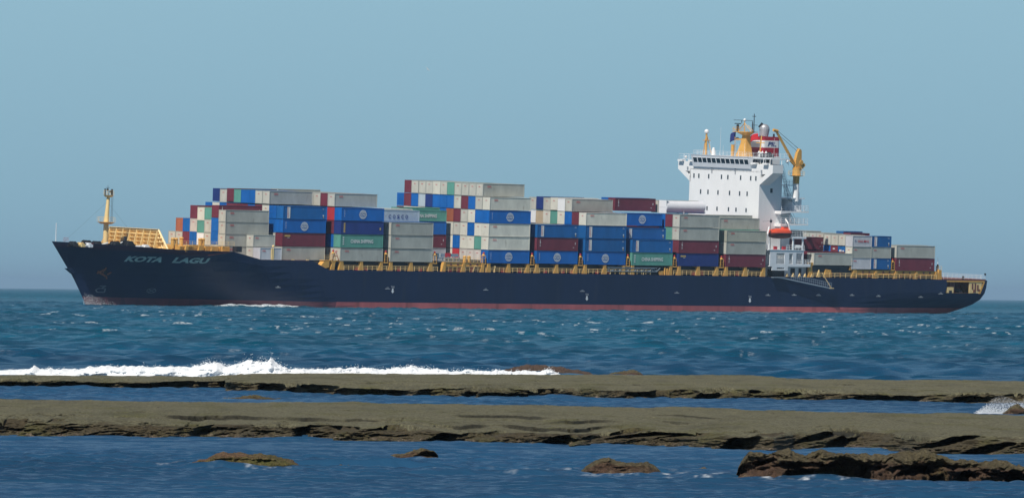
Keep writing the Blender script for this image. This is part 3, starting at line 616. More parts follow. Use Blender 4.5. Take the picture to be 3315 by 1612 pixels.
for i in range(14):
    t0, t1 = 2 * math.pi * i / 14, 2 * math.pi * (i + 1) / 14
    seg(-59.3 + .95 * math.cos(t0), 3.1 + .5 * math.sin(t0), -59.3 + .95 * math.cos(t1), 3.1 + .5 * math.sin(t1), .05)
seg(-60.0, 2.75, -58.6, 3.45, .05); seg(-60.0, 3.45, -58.6, 2.75, .05); part('thruster_mark', sy, M['mfade'])
an = MB()
for a, b, w in [((-71.7, 7.0), (-69.7, 6.0), .28), ((-71.7, 6.6), (-70.4, 7.6), .2), ((-70.4, 7.9), (-70.6, 6.8), .16), ((-69.7, 6.1), (-69.4, 5.5), .22), ((-69.6, 6.4), (-69.0, 6.9), .18)]:
    an.tube(surf_pt(*a, .3), surf_pt(*b, .3), w, w * .8, 6)
part('anchor', an, M['rustm'])
hp = MB(); hp.tube(surf_pt(-70.2, 7.4, .12), surf_pt(-70.2, 7.4, -.6), .65, .5, 12); part('hawse_pipe', hp, M['black'])

# spray where the stem cuts the sea
b = MB(); rs_ = np.random.RandomState(9)
for i in range(650):
    u = -73.2 + abs(rs_.randn()) * 2.4; z = max(0, 1 - (u + 73.2) / 8) * rs_.rand() ** 1.7 * 2.3 - .1; v = hull_v(u, z) - .2 - abs(rs_.randn()) * 1.0; r = rs_.uniform(.025, .06)
    b.add([(u+r,v,z),(u-r,v,z),(u,v+r,z),(u,v-r,z),(u,v,z+r),(u,v,z-r)], [(0,2,4),(2,1,4),(1,3,4),(3,0,4),(2,0,5),(1,2,5),(3,1,5),(0,3,5)])
o = b.build('bow_spray', FOAM); o.matrix_world = SM; tag(o, 'pale spray where the ship stem meets the sea', 'spray', kind='stuff')
# fore end -----------------------------------------------------------
fm = bpy.data.objects.new('foremast', None); col.objects.link(fm); fm.parent = ship; tag(fm, 'yellow foremast with two round platforms')
b = MB(); b.tube((-67.2, 16.05, 12), (-67.2, 16.05, 17.6), .62, .55, 12); b.tube((-67.2, 16.05, 17.6), (-66.8, 16.05, 23.4), .55, .33, 12); b.build('mast_pole', M['cream'], fm)
b = MB()
for zc, r, uc in ((17.7, 2.0, -67.2), (23.5, 1.15, -66.75)):
    b.cut(); b.tube((uc, 16.05, zc - .45), (uc, 16.05, zc), r * .6, r, 14)
    for i in range(10):
        t = 2 * math.pi * i / 10; t2 = 2 * math.pi * (i + 1) / 10; p = (uc + r * math.cos(t), 16.05 + r * math.sin(t), zc); q = (uc + r * math.cos(t2), 16.05 + r * math.sin(t2), zc + 1)
        b.bar(p, (p[0], p[1], zc + 1), .035); b.bar((p[0], p[1], zc + 1), q, .03); b.bar((p[0], p[1], zc + .5), (q[0], q[1], zc + .5), .02)
b.build('platform', M['cream'], fm)
b = MB()
b.bar((-65.9, 16.05, 17.7), (-65.9, 16.05, 23.5), .05); b.bar((-65.55, 16.05, 17.7), (-65.55, 16.05, 23.5), .05)
for i in range(14): b.bar((-65.9, 16.05, 18 + i * .4), (-65.55, 16.05, 18 + i * .4), .03)
for p in ((-67.1, 24.7), (-66.3, 24.3)): b.sphere((p[0], 16.05, p[1]), .28, 8)
b.tube((-67.5, 16.4, 23.5), (-67.5, 16.4, 24.9), .16, .16, 8); b.tube((-66.9, 16, 23.5), (-67.1, 16, 25.7), .07, .03, 6); b.bar((-67.6, 16, 25.1), (-66.6, 16, 25.1), .05)
b.tube((-65.9, 16, 23.5), (-65.9, 16, 24.8), .22, .22, 8)
b.build('mast_lights', M['black'], fm)
b = MB()
for p in ((-79.5, 16.05), (-62.5, 9), (-62.5, 23)): b.tube((-67.1, 16.05, 22), (p[0], p[1], 12.6), .014, .014, 4)
b.build('stay', M['black'], fm)
b = MB()
v0, v1, w0, w1 = 7.7, 24.6, 3.9, 28.4
b.prism([(w0, 11.8), (v0, 16.4), (v1, 16.4), (w1, 11.8)], 0, -59.1, -59.0)
part_bw = bpy.data.objects.new('breakwater', None); col.objects.link(part_bw); part_bw.parent = ship
b.build('plate', M['cream'], part_bw); b = MB()
for i in range(8):
    v = v0 + .15 + (v1 - v0 - .3) * i / 7; b.prism([(-59.1, 16.38), (-59.5, 16.38), (-60.6, 11.8), (-59.1, 11.8)], 1, v - .1, v + .1)
for (a, bb) in (((w0 + .1, 11.9), (v0 + .05, 16.4)), ((w1 - .1, 11.9), (v1 - .05, 16.4))):
    b.tube((-59.3, a[0], a[1]), (-59.3, bb[0], bb[1]), .22, .22, 4)
b.tube((-59.3, 5.6, 11.9), (-59.3, 7.7, 14.8), .13, .13, 4); b.tube((-59.3, 6.6, 11.9), (-59.3, 6.3, 13.6), .12, .12, 4); b.tube((-59.3, 26.4, 11.9), (-59.3, 24.4, 14.8), .13, .13, 4)
b.box(-60.6, -59.1, w0 + .2, w1 - .2, 11.9, 12.35)
b.build('stiffener', M['cream'], part_bw); b = MB()
for i in range(5):
    z = 12.9 + i * .8; x = -59.5 - .08 * (4 - i)
    e0 = w0 + (v0 - w0) * (z - 11.8) / 4.6 + .5; e1 = w1 + (v1 - w1) * (z - 11.8) / 4.6 - .5
    b.box(x, -59.1, e0 if i else v0, e1, z - .05, z + .09)
b.box(-59.7, -59.0, v0 - .1, v1 + .1, 16.4, 16.5)
b.build('stringer', M['cream'], part_bw)
# winches, bitts and gear on the forecastle
def winch(u, v, z, r, l, mat):
    w = MB(); w.tube((u, v - l / 2, z + r), (u, v + l / 2, z + r), r * .72, r * .72, 12)
    for e in (-l / 2, 0, l / 2): w.tube((u, v + e - .08, z + r), (u, v + e + .08, z + r), r, r, 14)
    w.box(u - r, u + r, v - l / 2 - .5, v - l / 2 - .2, z, z + r * 1.3); w.box(u - r, u + r, v + l / 2 + .2, v + l / 2 + .5, z, z + r * 1.3)
    return part('winch', w, mat)
for (u, v, r, l, k) in [(-78.6, 13, .55, 1.5, 'black'), (-77.3, 12, .5, 1.2, 'cream'), (-75.8, 11.2, .5, 1.2, 'wgrey'), (-73.4, 13.2, .45, 1.3, 'red'), (-71.5, 12.2, .55, 1.4, 'black'), (-69.6, 9.7, .85, 1.8, 'black'), (-66.8, 8.6, 1.0, 1.6, 'black'), (-64.6, 7.6, .6, 1.3, 'wgrey'), (-63.2, 7.2, .75, 1.2, 'white'), (-62.3, 6.6, .5, 1.2, 'black'), (-68.6, 21, .8, 1.8, 'black'), (-65, 22, .8, 1.8, 'black')]:
    winch(u, v, it(u, [-82, -71, -58], [12.5, 12.1, 11.4]), r, l, M[k])
b = MB(); b.tube((-67.4, 9.2, 12.4), (-67.2, 9.2, 14.8), .35, .28, 8); b.box(-68.2, -66.6, 8.8, 9.6, 12, 13.9); part('chain_stopper', b, M['black'])
b = MB(); b.tube((-69.9, 8.9, 12.7), (-68.2, 8.9, 13.6), .16, .12, 6); b.cut(); b.tube((-72.6, 10.4, 12.9), (-71.0, 10.4, 13.3), .2, .2, 6); part('mooring_line', b, M['mwhite'])
b = MB(); b.tube((-80.9, 16.05, 12.6), (-80.9, 16.05, 17.0), .1, .08, 6); b.sphere((-80.9, 16.05, 17.1), .14, 6); part('jackstaff', b, M['wgrey'])
b = MB()
for k in range(5): b.bar((-80.0 + k * .35, 14.6, 13.1), (-80.0 + k * .35, 14.6, 14.1), .03)
b.bar((-80.0, 14.6, 14.15), (-78.6, 14.6, 14.15), .04); b.bar((-80.0, 14.6, 13.7), (-78.6, 14.6, 13.7), .03); part('forward_rail', b, M['red'])

def rail(name, pts, h=1.05, step=1.5, mat='cream', w=.05, rows=3):
    b = MB()
    for (p, q) in zip(pts[:-1], pts[1:]):
        p = Vector(p); q = Vector(q); n = max(1, int(round((q - p).length / step)))
        for i in range(n + 1):
            a = p.lerp(q, i / n); b.bar(a, a + Vector((0, 0, h)), w)
        for k in range(rows): b.bar(p + Vector((0, 0, h * (k + 1) / rows)), q + Vector((0, 0, h * (k + 1) / rows)), w * .7)
    return part(name, b, M[mat])
# forward hatch coaming and its gear
b = MB()
for (u0, u1, z0, z1) in [(-57.2, -53.6, 12.2, 13.0), (-54.8, -50.6, 12.4, 13.3), (-50.2, -46.5, 12.3, 13.1), (-46.2, -43.4, 12.2, 13.1)]: b.box(u0, u1, 2.6, 4.2, z0 - .6, z1)
b.box(-57, -43.2, 4.3, 27.8, 11.6, 12.9)
for u in (-55.8, -52.2, -48.6, -45.6): b.prism([(u - .5, 11.9), (u + .5, 11.9), (u + .25, 13.2), (u - .25, 13.2)], 1, 1.9, 2.4)
part('forward_coaming', b, M['yellow'])
rail('forward_walkway_rail', [(-59, 2.4, 13.1), (-43, 1.6, 13.1)], mat='cream', step=1.6)
b = MB()
for (u, v) in ((-57.4, 5), (-56.5, 5), (-49.8, 5), (-49.0, 5), (-56.8, 12), (-49.4, 12)):
    b.cut(); b.tube((u, v, 12.5), (u, v, 14.5), .42, .42, 10); b.tube((u, v, 14.5), (u, v, 14.8), .55, .3, 10)
part('vent', b, M['yellow'])
b = MB(); b.box(-43.1, -41.6, .6, 2.0, 12.0, 13.2); part('locker', b, M['black'])
b = MB(); b.box(-41.5, -24.5, .3, 31.8, 10.2, 10.36); part('forward_cargo_deck', b, M['dark'])
b = MB()
for u in (-33.6, -33.2): b.tube((u, .25, 10.4), (u, .25, 13.0), .3, .3, 8)
b.sphere((-33.1, .25, 13.4), .3, 8); part('vent_post', b, M['cream'])
b = MB()
for k in range(4): b.cut(); b.box(-36 + k * 4.1, -35.3 + k * 4.1, .12, .3, 10.43, 10.62)
part('cleat', b, M['cream'])

# cargo deck: coamings, pillars, lashing gear ------------------------------
b = MB(); b.box(-20, 112.5, 1.9, 30.2, 8.3, 10.25); part('hatch_coaming', b, M['dark'])
b = MB(); b.box(126.5, 167, 1.9, 30.2, 8.1, 9.9); part('aft_hatch_coaming', b, M['dark'])
b = MB(); b.box(126.6, 139, .5, 2.0, 8.4, 10.9); b.box(126.6, 139, 2.0, 30, 9.9, 10.9); part('aft_cargo_house', b, M['dark'])
def pillar(u, z1=10.32, lean=0.):
    p = MB(); p.prism([(u - .62, 8.25), (u + .62, 8.25), (u + .34 + lean, z1), (u - .3 + lean, z1)], 1, .05, .75)
    p.box(u - .36 + lean, u + .4 + lean, .02, 1.9, z1 - .14, z1 - .02)
    return part('deck_pillar', p, M['yellow'])
BAYU = {0: .1, 1: 14.3, 2: 28.55, 3: 42.75, 4: 57.1, 5: 71.3, 6: 85.4, 7: 99.8}
for k in (-1, 0, 2, 3, 4, 5, 6, 7):
    u0 = -14.2 if k == -1 else BAYU[k]
    pillar(u0 + .3, lean=.1); 
    if k not in (5,): pillar(u0 + 6.2)
    pillar(u0 + 11.7, lean=.25)
def lash(u):
    p = MB(); p.box(u - .62, u + .62, .1, .9, 10.05, 10.3)
    for du in (-.5, .5):
        for v in (.15, .85): p.bar((u + du, v, 10.3), (u + du * .8, v, 12.0), .09)
    for z in (10.8, 11.3, 11.8, 12.05): p.box(u - .5, u + .5, .1, .95, z - .04, z + .04)
    p.tube((u, .4, 12.05), (u, .4, 12.45), .42, .2, 8)
    o = part('lashing_frame', p, M['yellow'])
    q = MB(); q.sphere((u, .35, 12.6), .26, 8); q.build('deck_light', M['red'], o)
    p = MB(); p.box(u - .2, u + 1, 2.5, 29.5, 8.4, 11.0); part('lashing_bridge', p, M['dark'])
for k in range(0, 8):
    if k in (1,): continue
    lash(BAYU[k] - 1.05)
for u in (-1.0 + 14.2, -16.0): lash(u)
rail('port_rail', [(-13, .08, 8.4), (14, .08, 8.4)], mat='cream', step=1.32, w=.07)
rail('port_rail', [(28, .08, 8.4), (77, .08, 8.4)], mat='cream', step=1.32, w=.07)
rail('port_rail', [(84, .08, 8.35), (112, .08, 8.3)], mat='cream', step=1.32, w=.07)
rail('port_rail', [(127, .08, 8.25), (166, .08, 8.15)], mat='cream', step=1.7, w=.07)
b = MB(); rnd = random.Random(4)
for u in [-9, -6.4, 3.2, 9.4, 18, 20.5, 24.4, 33.4, 38.5, 46, 51.2, 53.8, 61.4, 65, 90.5, 93, 104, 133, 136, 145, 155, 158, 161]: b.cut(); b.box(u - .45, u + .45, .5, .9, 8.4, 8.4 + rnd.uniform(.7, 1.1))
part('fire_locker', b, M['red'])
b = MB()
for u in (30.9, 107.0, 83.3): b.cut(); b.tube((u, .5, 8.4), (u, .5, 9.4), .22, .18, 8); b.sphere((u, .5, 9.6), .36, 8)
part('mushroom_vent', b, M['cream'])
# sloping ladder platform at the break of the cargo deck
b = MB(); b.prism([(-20.2, 8.4), (-17.2, 9.0), (-17.2, 10.4), (-18.6, 10.3), (-20.2, 8.7)], 1, .1, 1.6); b.prism([(-16.9, 8.4), (-15.7, 8.4), (-15.5, 10.4), (-16.2, 10.4)], 1, .1, .8)
b.box(-18.8, -13.6, .1, 1.6, 10.4, 10.55); b.prism([(-13.9, 8.4), (-13, 8.4), (-13.2, 10.4), (-13.8, 10.4)], 1, .1, .8); part('break_platform', b, M['yellow'])
rail('break_rail', [(-18.6, .2, 10.55), (-13.8, .2, 10.55)], mat='cream')
b = MB()
for du in (-.9, .9): b.bar((-15.3 + du, .3, 10.5), (-15.3, .3, 12.6), .12)
b.bar((-15.8, .3, 11.5), (-14.8, .3, 11.5), .1); part('stair_frame', b, M['red'])
# open hatch space with the yellow girder (between the third and fourth blocks of the near side)
def girder(u0, u1, z0, z1, n):
    b = MB(); b.box(u0, u1, .3, .8, z0, z1); b.box(u0, u1, .2, .9, z1, z1 + .12); b.box(u0, u1, .2, .9, z0 - .12, z0)
    for i in range(n):
        u = u0 + (u1 - u0) * i / (n - 1); b.prism([(u - .8, 8.15), (u + .35, 8.15), (u + .45, z1), (u - .1, z1)], 1, .1, .95)
    o = part('deck_girder', b, M['yellow'])
    q = MB()
    for i in range(n - 1):
        c = u0 + (u1 - u0) * (i + .5) / (n - 1)
        q.box(c - 1.0, c - .5, .22, .28, z0 + .12, z1 - .12); q.box(c + 1.0, c + 1.5, .22, .28, z0 + .12, z1 - .12)
    q.build('lightening_hole', M['deck'], o)
girder(15.9, 27.2, 9.72, 10.4, 3); girder(140.3, 165.9, 9.15, 9.95, 5)
rail('girder_rail', [(16, .15, 8.4), (27, .15, 8.4)], mat='cream', step=1.2)
rail('girder_top_rail', [(16, .3, 10.55), (27, .3, 10.55)], mat='cream', step=1.2, h=.9)
b = MB()
for u in (22.35, 23.6): b.cut(); b.tube((u, .8, 10.5), (u, .8, 11.7), .42, .42, 10); b.tube((u, .8, 11.7), (u, .8, 11.95), .5, .28, 10)
part('vent', b, M['yellow'])
b = MB(); b.box(14.6, 21, 1.3, 1.6, 11.65, 12.35); b.box(14.4, 21.2, 1.0, 1.9, 10.6, 10.8); b.box(14.4, 21.2, 1.0, 1.2, 11.2, 11.5)
for k in range(5): b.box(14.5 + k * 1.6, 14.7 + k * 1.6, 1.0, 1.2, 10.7, 11.7)
part('store_rack', b, M['bgrey'])
b = MB(); b.box(17.0, 18.6, 1.18, 1.26, 11.6, 12.5); part('warning_board', b, M['mred'])
b = MB(); b.box(14.6, 15.6, 1.1, 1.26, 11.55, 12.4); part('notice_board', b, M['mwhite'])
b = MB(); b.box(14.3, 28, 2.2, 12.3, 9.9, 10.43); part('hatch_cover', b, M['dark'])
b = MB(); b.bar((24.6, .3, 8.4), (24.9, .3, 9.7), .15); b.bar((24.2, .3, 8.4), (24.9, .3, 9.4), .12); b.bar((24.3, .3, 9.6), (25.9, .3, 9.8), .12); part('small_davit', b, M['cream'])
# stowed gangway truss
b = MB()
for z in (9.05, 9.85): b.box(64.2, 79, -.02, .25, z - .07, z + .07)
for i in range(14):
    u = 64.3 + i * 1.12; b.bar((u, .1, 9.05 if i % 2 else 9.85), (u + 1.12, .1, 9.85 if i % 2 else 9.05), .1); b.bar((u, .1, 9.05), (u, .1, 9.85), .06)
part('stowed_gangway', b, M['bgrey'])
b = MB(); b.tube((81.5, .3, 8.3), (81.5, .3, 10), .25, .2, 6); b.cut(); b.box(80, 81, .2, .8, 8.3, 9.2); b.cut(); b.tube((82.2, .3, 8.3), (82.2, .3, 9.8), .2, .3, 6); part('mooring_gear', b, M['yellow'])
b = MB()
for u in (65, 68.5, 71, 75): b.cut(); b.tube((u, .2, 8.35), (u, .2, 8.75), .16, .2, 8)
part('bollard', b, M['cream'])

# ------------------------------------------------------------------ bridge tower
UF = 113.2
tower = bpy.data.objects.new('bridge_tower', None); col.objects.link(tower); tower.parent = ship; tag(tower, 'tall white bridge tower with wings')
b = MB(); b.box(UF, 120.2, 4.25, 28.2, 10.3, 32.2); b.box(120.2, 125.6, 7.0, 25.1, 8.3, 26.3); b.box(UF, 126, 3.0, 29.1, 8.2, 14.2); b.box(120.2, 126.4, 12, 20, 26.3, 35.5)
b.build('tower_block', M['white'], tower)
def windows(cells, z0, z1, nm='window', w=.42):
    for v in cells:
        q = MB(); q.box(UF - .06, UF - .01, v - w / 2, v + w / 2, z0, z1, 0); q.box(UF - .03, UF - .012, v - w / 2 - .07, v + w / 2 + .07, z0 - .07, z1 + .07, 1)
        q.build(nm, [M['glass'], M['wgrey']], tower)
for Xs, z0, z1 in (([340, 398, 515, 665, 740, 890, 1008, 1068], 30.0, 31.0), ([425, 512, 630, 766, 884, 972], 26.4, 27.4), ([390, 507, 625, 760, 848, 966], 22.7, 23.6), ([500, 618, 755, 783, 843, 872, 960], 19.1, 19.7)):
    vs = [28.2 - (x - 288) / (1112 - 288) * 24.0 for x in Xs]
    windows(vs, z0, z1)
q = MB(); q.box(116.6, 117.3, 4.19, 4.24, 27.3, 28.3); q.build('side_window', M['glass'], tower)
# wings
b = MB()
b.box(UF, 116.4, -.1, 32.3, 31.85, 33.7)
for s in (0, 1):
    def mv(p): return (p[0] if not s else 32.2 - p[0] - .1, p[1])
    A, B, C = (-.1, 31.85), (4.25, 31.85), (4.25, 29.0); a, bb, c = (2.3, 31.5), (3.95, 31.5), (3.95, 30.45)
    for quad in ((A, B, bb, a), (B, C, c, bb), (C, A, a, c)): b.prism([mv(p) for p in quad], 0, UF, 116.4)
b.build('bridge_wing', M['white'], tower)
b = MB()
for v in (1.2, 30.2, 5.2, 26.6): b.cut(); b.box(UF - .7, UF + .4, v, v + 1.6, 33.7, 34.1)
b.build('wing_console', M['white'], tower)
b = MB()
# wheelhouse: front leans out, band of windows
def wh(z): return UF - .35 - (z - 32.6) * .28
b.prism([(wh(32.6), 32.6), (wh(35.0), 35.0), (wh(35.0) - .15, 35.35), (119.5, 35.35), (119.5, 32.6)], 1, 7.0, 26.8)
b.box(UF + .8, 119.3, 5.0, 7.0, 32.6, 33.8); b.box(UF + .3, 119.5, 1.0, 7.0, 34.95, 35.2); b.box(117.2, 119.3, 3.0, 29, 31.85, 33.8)
b.build('wheelhouse', M['wgrey'], tower)
for i in range(12):
    v = 26.35 - i * 1.59; q = MB()
    e = .03; vs = []
    for (vv, z) in ((v, 33.65), (v - 1.28, 33.65), (v - 1.24, 34.68), (v + .04, 34.68)): vs.append((wh(z) - e, vv - .16, z))
    q.add(vs, [(0, 1, 2, 3)]); q.box(wh(34.68) - .1, wh(34.68) + .02, v - 1.4, v - .1, 34.72, 34.82, 1); q.build('bridge_window', [M['glass'], M['wgrey']], tower)
for (u0, u1) in ((113.4, 114.6), (114.9, 116.4), (116.7, 118.4)):
    q = MB(); q.box(u0, u1, 6.9, 6.98, 33.75, 34.75); q.build('bridge_window', M['glass'], tower)
for (v0, v1) in ((5.2, 6.8), (3.4, 5.0)):
    q = MB(); q.box(UF + .78, UF + .86, v0, v1, 33.85, 34.8, 0); q.box(UF + .8, UF + .9, v0 - .15, v1 + .15, 33.7, 34.95, 1); q.build('bridge_window', [M['glass'], M['white']], tower)
b = MB(); 
for u, v in ((UF + .2, 1.1), (UF + .2, 3.3), (117, 1.1), (119.2, 1.3), (119.3, 3.6)): b.bar((u, v, 33.7), (u, v, 35), .12)
b.build('wing_shelter_post', M['white'], tower)
rail('roof_rail', [(118.8, 27, 35.35), (113, 27, 35.35), (113, 1.2, 35.35), (119, 1.2, 35.35)], mat='wgrey', step=1.3, h=1.0)
rail('wing_rail', [(UF + .1, 26.9, 33.7), (UF + .1, 32.2, 33.7), (116.3, 32.2, 33.7)], mat='wgrey', step=1.6, h=1.7)
# small marks of soot and vents on the front below the wheelhouse
b = MB()
for v in (28.9, 20.6, 12.6, 3.6): b.cut(); b.box(UF - .12, UF, v - .25, v + .25, 31.95, 32.5); b.box(UF - .1, UF, v - .2, v + .1, 31.3, 31.8)
b.build('floodlight', M['steel'], tower)
# aft platforms, stairs and pedestal
for (z, u1) in ((23.0, 126.9), (20.1, 126.9)):
    b = MB(); b.prism([(118.3, z + .25), (u1, z + .25), (u1, z - .05), (121, z - .15), (118.3, z - .45)], 1, 2.2, 7.2); b.build('side_platform', M['white'], tower)
    rail('platform_rail', [(118.5, 2.3, z + .25), (u1 - .1, 2.3, z + .25), (u1 - .1, 7, z + .25)], mat='wgrey', step=1.3, h=1.25, w=.08)
rail('upper_platform_rail', [(120.4, 4, 26.3), (125.4, 4, 26.3)], mat='bgrey', step=1.3, h=1.2, w=.07)
b = MB(); b.box(120.2, 126, 2.6, 7.2, 26.05, 26.3); b.box(120.2, 123.2, 2.8, 6, 29.0, 29.2); b.build('upper_platform', M['wgrey'], tower)
rail('upper_platform_rail', [(120.3, 2.9, 29.2), (123.1, 2.9, 29.2)], mat='bgrey', step=1., h=1.1, w=.07)
b = MB()
for (u0, z0, u1, z1) in ((124.8, 23.3, 121.6, 26.3), (121.0, 26.3, 120.3, 29.1), (122.2, 26.3, 120.6, 29.1), (123.8, 20.3, 121.8, 23.0), (120.6, 29.2, 119.4, 32.4)):
    for v in (3.0, 3.9): b.bar((u0, v, z0), (u1, v, z1), .1); b.bar((u0, v, z0 + 1), (u1, v, z1 + 1), .06)
    for i in range(9):
        t = i / 9; p = (u0 + (u1 - u0) * t, 3.0, z0 + (z1 - z0) * t); b.bar(p, (p[0], 3.9, p[2]), .08)
b.build('outside_stair', M['bgrey'], tower)
b = MB(); b.tube((123.2, 3.9, 20.3), (122.2, 3.9, 23), .18, .18, 6); b.box(122.4, 125.3, 3.0, 6.9, 23.25, 26.1); b.build('crane_foundation', M['wgrey'], tower)
b = MB()
for (u, z) in ((119.3, 24.6), (119.2, 21.6)): b.cut(); b.box(u - .5, u + .4, 6.9, 6.97, z - 1.1, z + .9)
b.build('platform_door', M['green'], tower)
b = MB()
for (u, z) in ((120.9, 24.6), (121.2, 21.7), (120.8, 22.4)): b.cut(); b.box(u - .3, u + .3, 6.6, 6.97, z - .3, z + .4)
b.build('hose_box', M['red'], tower)
# roof gear: port-hand small mast, radomes, posts
b = MB()
for du, dv in ((-.9, -.9), (.9, -.9), (0, 1.1)): b.bar((115.2 + du, 25.0 + dv, 35.35), (115.2 + du * .15, 25.1 + dv * .15, 39.6), .17)
for i in range(6): b.bar((114.8, 24.6, 35.9 + i * .75), (115.6, 25.4, 36.2 + i * .75), .07)
b.tube((115.2, 25.1, 35.4), (115.2, 25.1, 40.2), .3, .22, 6); b.box(114.7, 115.9, 24.4, 25.8, 38.6, 38.75)
b.tube((116.4, 17.3, 35.35), (116.4, 17.3, 37.8), .42, .38, 8); b.box(116.1, 116.7, 17.0, 17.6, 37.8, 37.95)
b.build('signal_post', M['yellow'], tower)
b = MB(); b.sphere((115.2, 25.1, 40.7), .55, 12); b.cut(); b.sphere((115, 22.3, 36.8), .33, 10); b.tube((115, 22.3, 35.35), (115, 22.3, 36.6), .5, .45, 10); b.cut(); b.sphere((118.8, 1.2, 34.6), .42, 10); b.cut(); b.sphere((UF + .6, 30.4, 34.7), .34, 10)
b.cut(); b.tube((114.2, 5.2, 35.3), (114.2, 5.2, 36.6), .6, .6, 10); b.build('radome', M['white'], tower)
b = MB()
for (u, v, h) in ((115, 20, 6.5), (115.5, 14.2, 3), (116, 12.8, 3), (114.8, 18.8, 2.4), (115.2, 23.6, 3.2), (117, 15.2, 4), (119, 6, 4.5)): b.cut(); b.tube((u, v, 35.35), (u, v, 35.35 + h), .035, .02, 5)
b.bar((116.4, 17.2, 37.9), (119.4, 16, 38.3), .035); b.build('whip_antenna', M['wgrey'], tower)
b = MB()
for v in (7.4, 6.2, 5.0): b.cut(); b.tube((113.6, v - 2.2, 35.4), (113.6, v - 2.2, 36.9), .09, .06, 6); b.tube((113.6, v - 2.2, 36.4), (113.6, v - 2.2, 36.7), .3, .12, 8)
b.build('signal_horn', M['white'], tower)
b = MB(); b.box(113.6, 115.4, 2.0, 4.8, 35.4, 36.2); b.box(114, 115, 2.6, 3.2, 36.2, 36.6); b.build('roof_machinery', M['black'], tower)
# radar mast
rm = bpy.data.objects.new('radar_mast', None); col.objects.link(rm); rm.parent = ship; tag(rm, 'tapered yellow radar mast above the wheelhouse')
b = MB()
def frus(b, u0, u1, v0, v1, z0, U0, U1, V0, V1, z1, mi=0):
    b.add([(u0,v0,z0),(u1,v0,z0),(u1,v1,z0),(u0,v1,z0),(U0,V0,z1),(U1,V0,z1),(U1,V1,z1),(U0,V1,z1)], [(0,3,2,1),(4,5,6,7),(0,1,5,4),(1,2,6,5),(2,3,7,6),(3,0,4,7)], mi)
frus(b, 116.3, 118.4, 12.6, 16.2, 35.35, 116.8, 118.3, 13.2, 15.2, 38.2); frus(b, 116.8, 118.3, 13.2, 15.2, 38.2, 117.0, 118.2, 13.4, 14.8, 40.2)
frus(b, 117.0, 118.2, 13.4, 14.8, 40.2, 116.2, 118.8, 12.6, 16.2, 40.9); b.box(115.9, 119.1, 11.8, 17.0, 40.9, 41.05)
b.prism([(14.4, 38.9), (17.2, 39.2), (17.2, 39.4), (14.4, 39.4)], 0, 117.0, 118)
b.build('mast_body', M['yellow'], rm)
b = MB()
b.bar((117.4, 12.2, 41), (117.4, 14.6, 43.0), .14); b.bar((117.4, 16.8, 41), (117.4, 14.6, 43.0), .14)
b.bar((117.4, 14.6, 41), (117.4, 14.6, 43.5), .2); b.bar((117.4, 11.6, 41.2), (117.4, 13.4, 42.5), .1); b.bar((117.4, 16.4, 41), (117.4, 18.6, 41.7), .14)
for i in range(9): b.bar((115.95, 11.9 + i * .63, 41.05), (115.95, 11.9 + i * .63, 42), .05)
b.bar((115.95, 11.9, 42), (115.95, 16.9, 42), .05); b.bar((115.95, 11.9, 41.5), (115.95, 16.9, 41.5), .04)
b.cut()
for i in range(8): b.bar((116.5 - .04 * i, 16.2, 36 + i * .5), (116.5 - .04 * i, 16.6, 36 + i * .5), .05)
for v in (16.2, 16.6): b.bar((116.5, v, 35.6), (116.2, v, 39.8), .05)
b.build('mast_top_frame', M['yellow'], rm)
b = MB(); b.tube((117.4, 16.9, 41.1), (117.4, 16.9, 42.6), .35, .3, 8); b.box(117.2, 117.6, 16, 17.8, 42.7, 42.9); b.box(117.3, 117.5, 11.8, 18.2, 43.55, 43.65)
b.tube((117.6, 11.6, 41), (117.6, 11.6, 45.2), .12, .08, 6); b.bar((117.6, 11.0, 44.6), (117.6, 12.2, 44.6), .1); b.bar((117.6, 10.4, 42.6), (117.6, 12.4, 42.6), .07); b.tube((117.6, 12.1, 41), (117.6, 12.1, 43.4), .16, .1, 6)
b.bar((117.4, 15.6, 43.0), (117.4, 15.6, 43.6), .16)
b.build('radar_scanner', M['black'], rm)
b = MB(); b.sphere((117.5, 17.0, 39.3), .42, 10); b.cut(); b.sphere((117.4, 14.6, 43.7), .34, 10); b.build('mast_radome', M['white'], rm)
# flags
def flag(name, p, w, h, mat, label, seed, dirv=(0, 1, 0)):
    n, m = 14, 8; P = np.zeros((n, m, 3)); d = Vector(dirv)
    for i in range(n):
        for j in range(m):
            a = i / (n - 1); b_ = j / (m - 1); q = Vector(p) + d * (w * a) + Vector((0, 0, h * b_ - .35 * a * a * h)); 
            q.x += .16 * math.sin(5 * a + seed + b_); P[i, j] = q
    o = grid_mesh(name, P, mat); mw = SM.copy(); o.matrix_world = mw
    so = o.modifiers.new('cloth', 'SOLIDIFY'); so.thickness = .03
    return tag(o, label, 'flag')
flag('flag', (116.6, 16.8, 39.0), 1.6, 1.9, M['flagblue'], 'navy flag flying below the yellow radar mast platform', 0)
flag('flag', (117.2, 9.7, 39.2), 2.6, 1.5, M['flagred'], 'red flag flying between the radar mast and the funnel', 2)
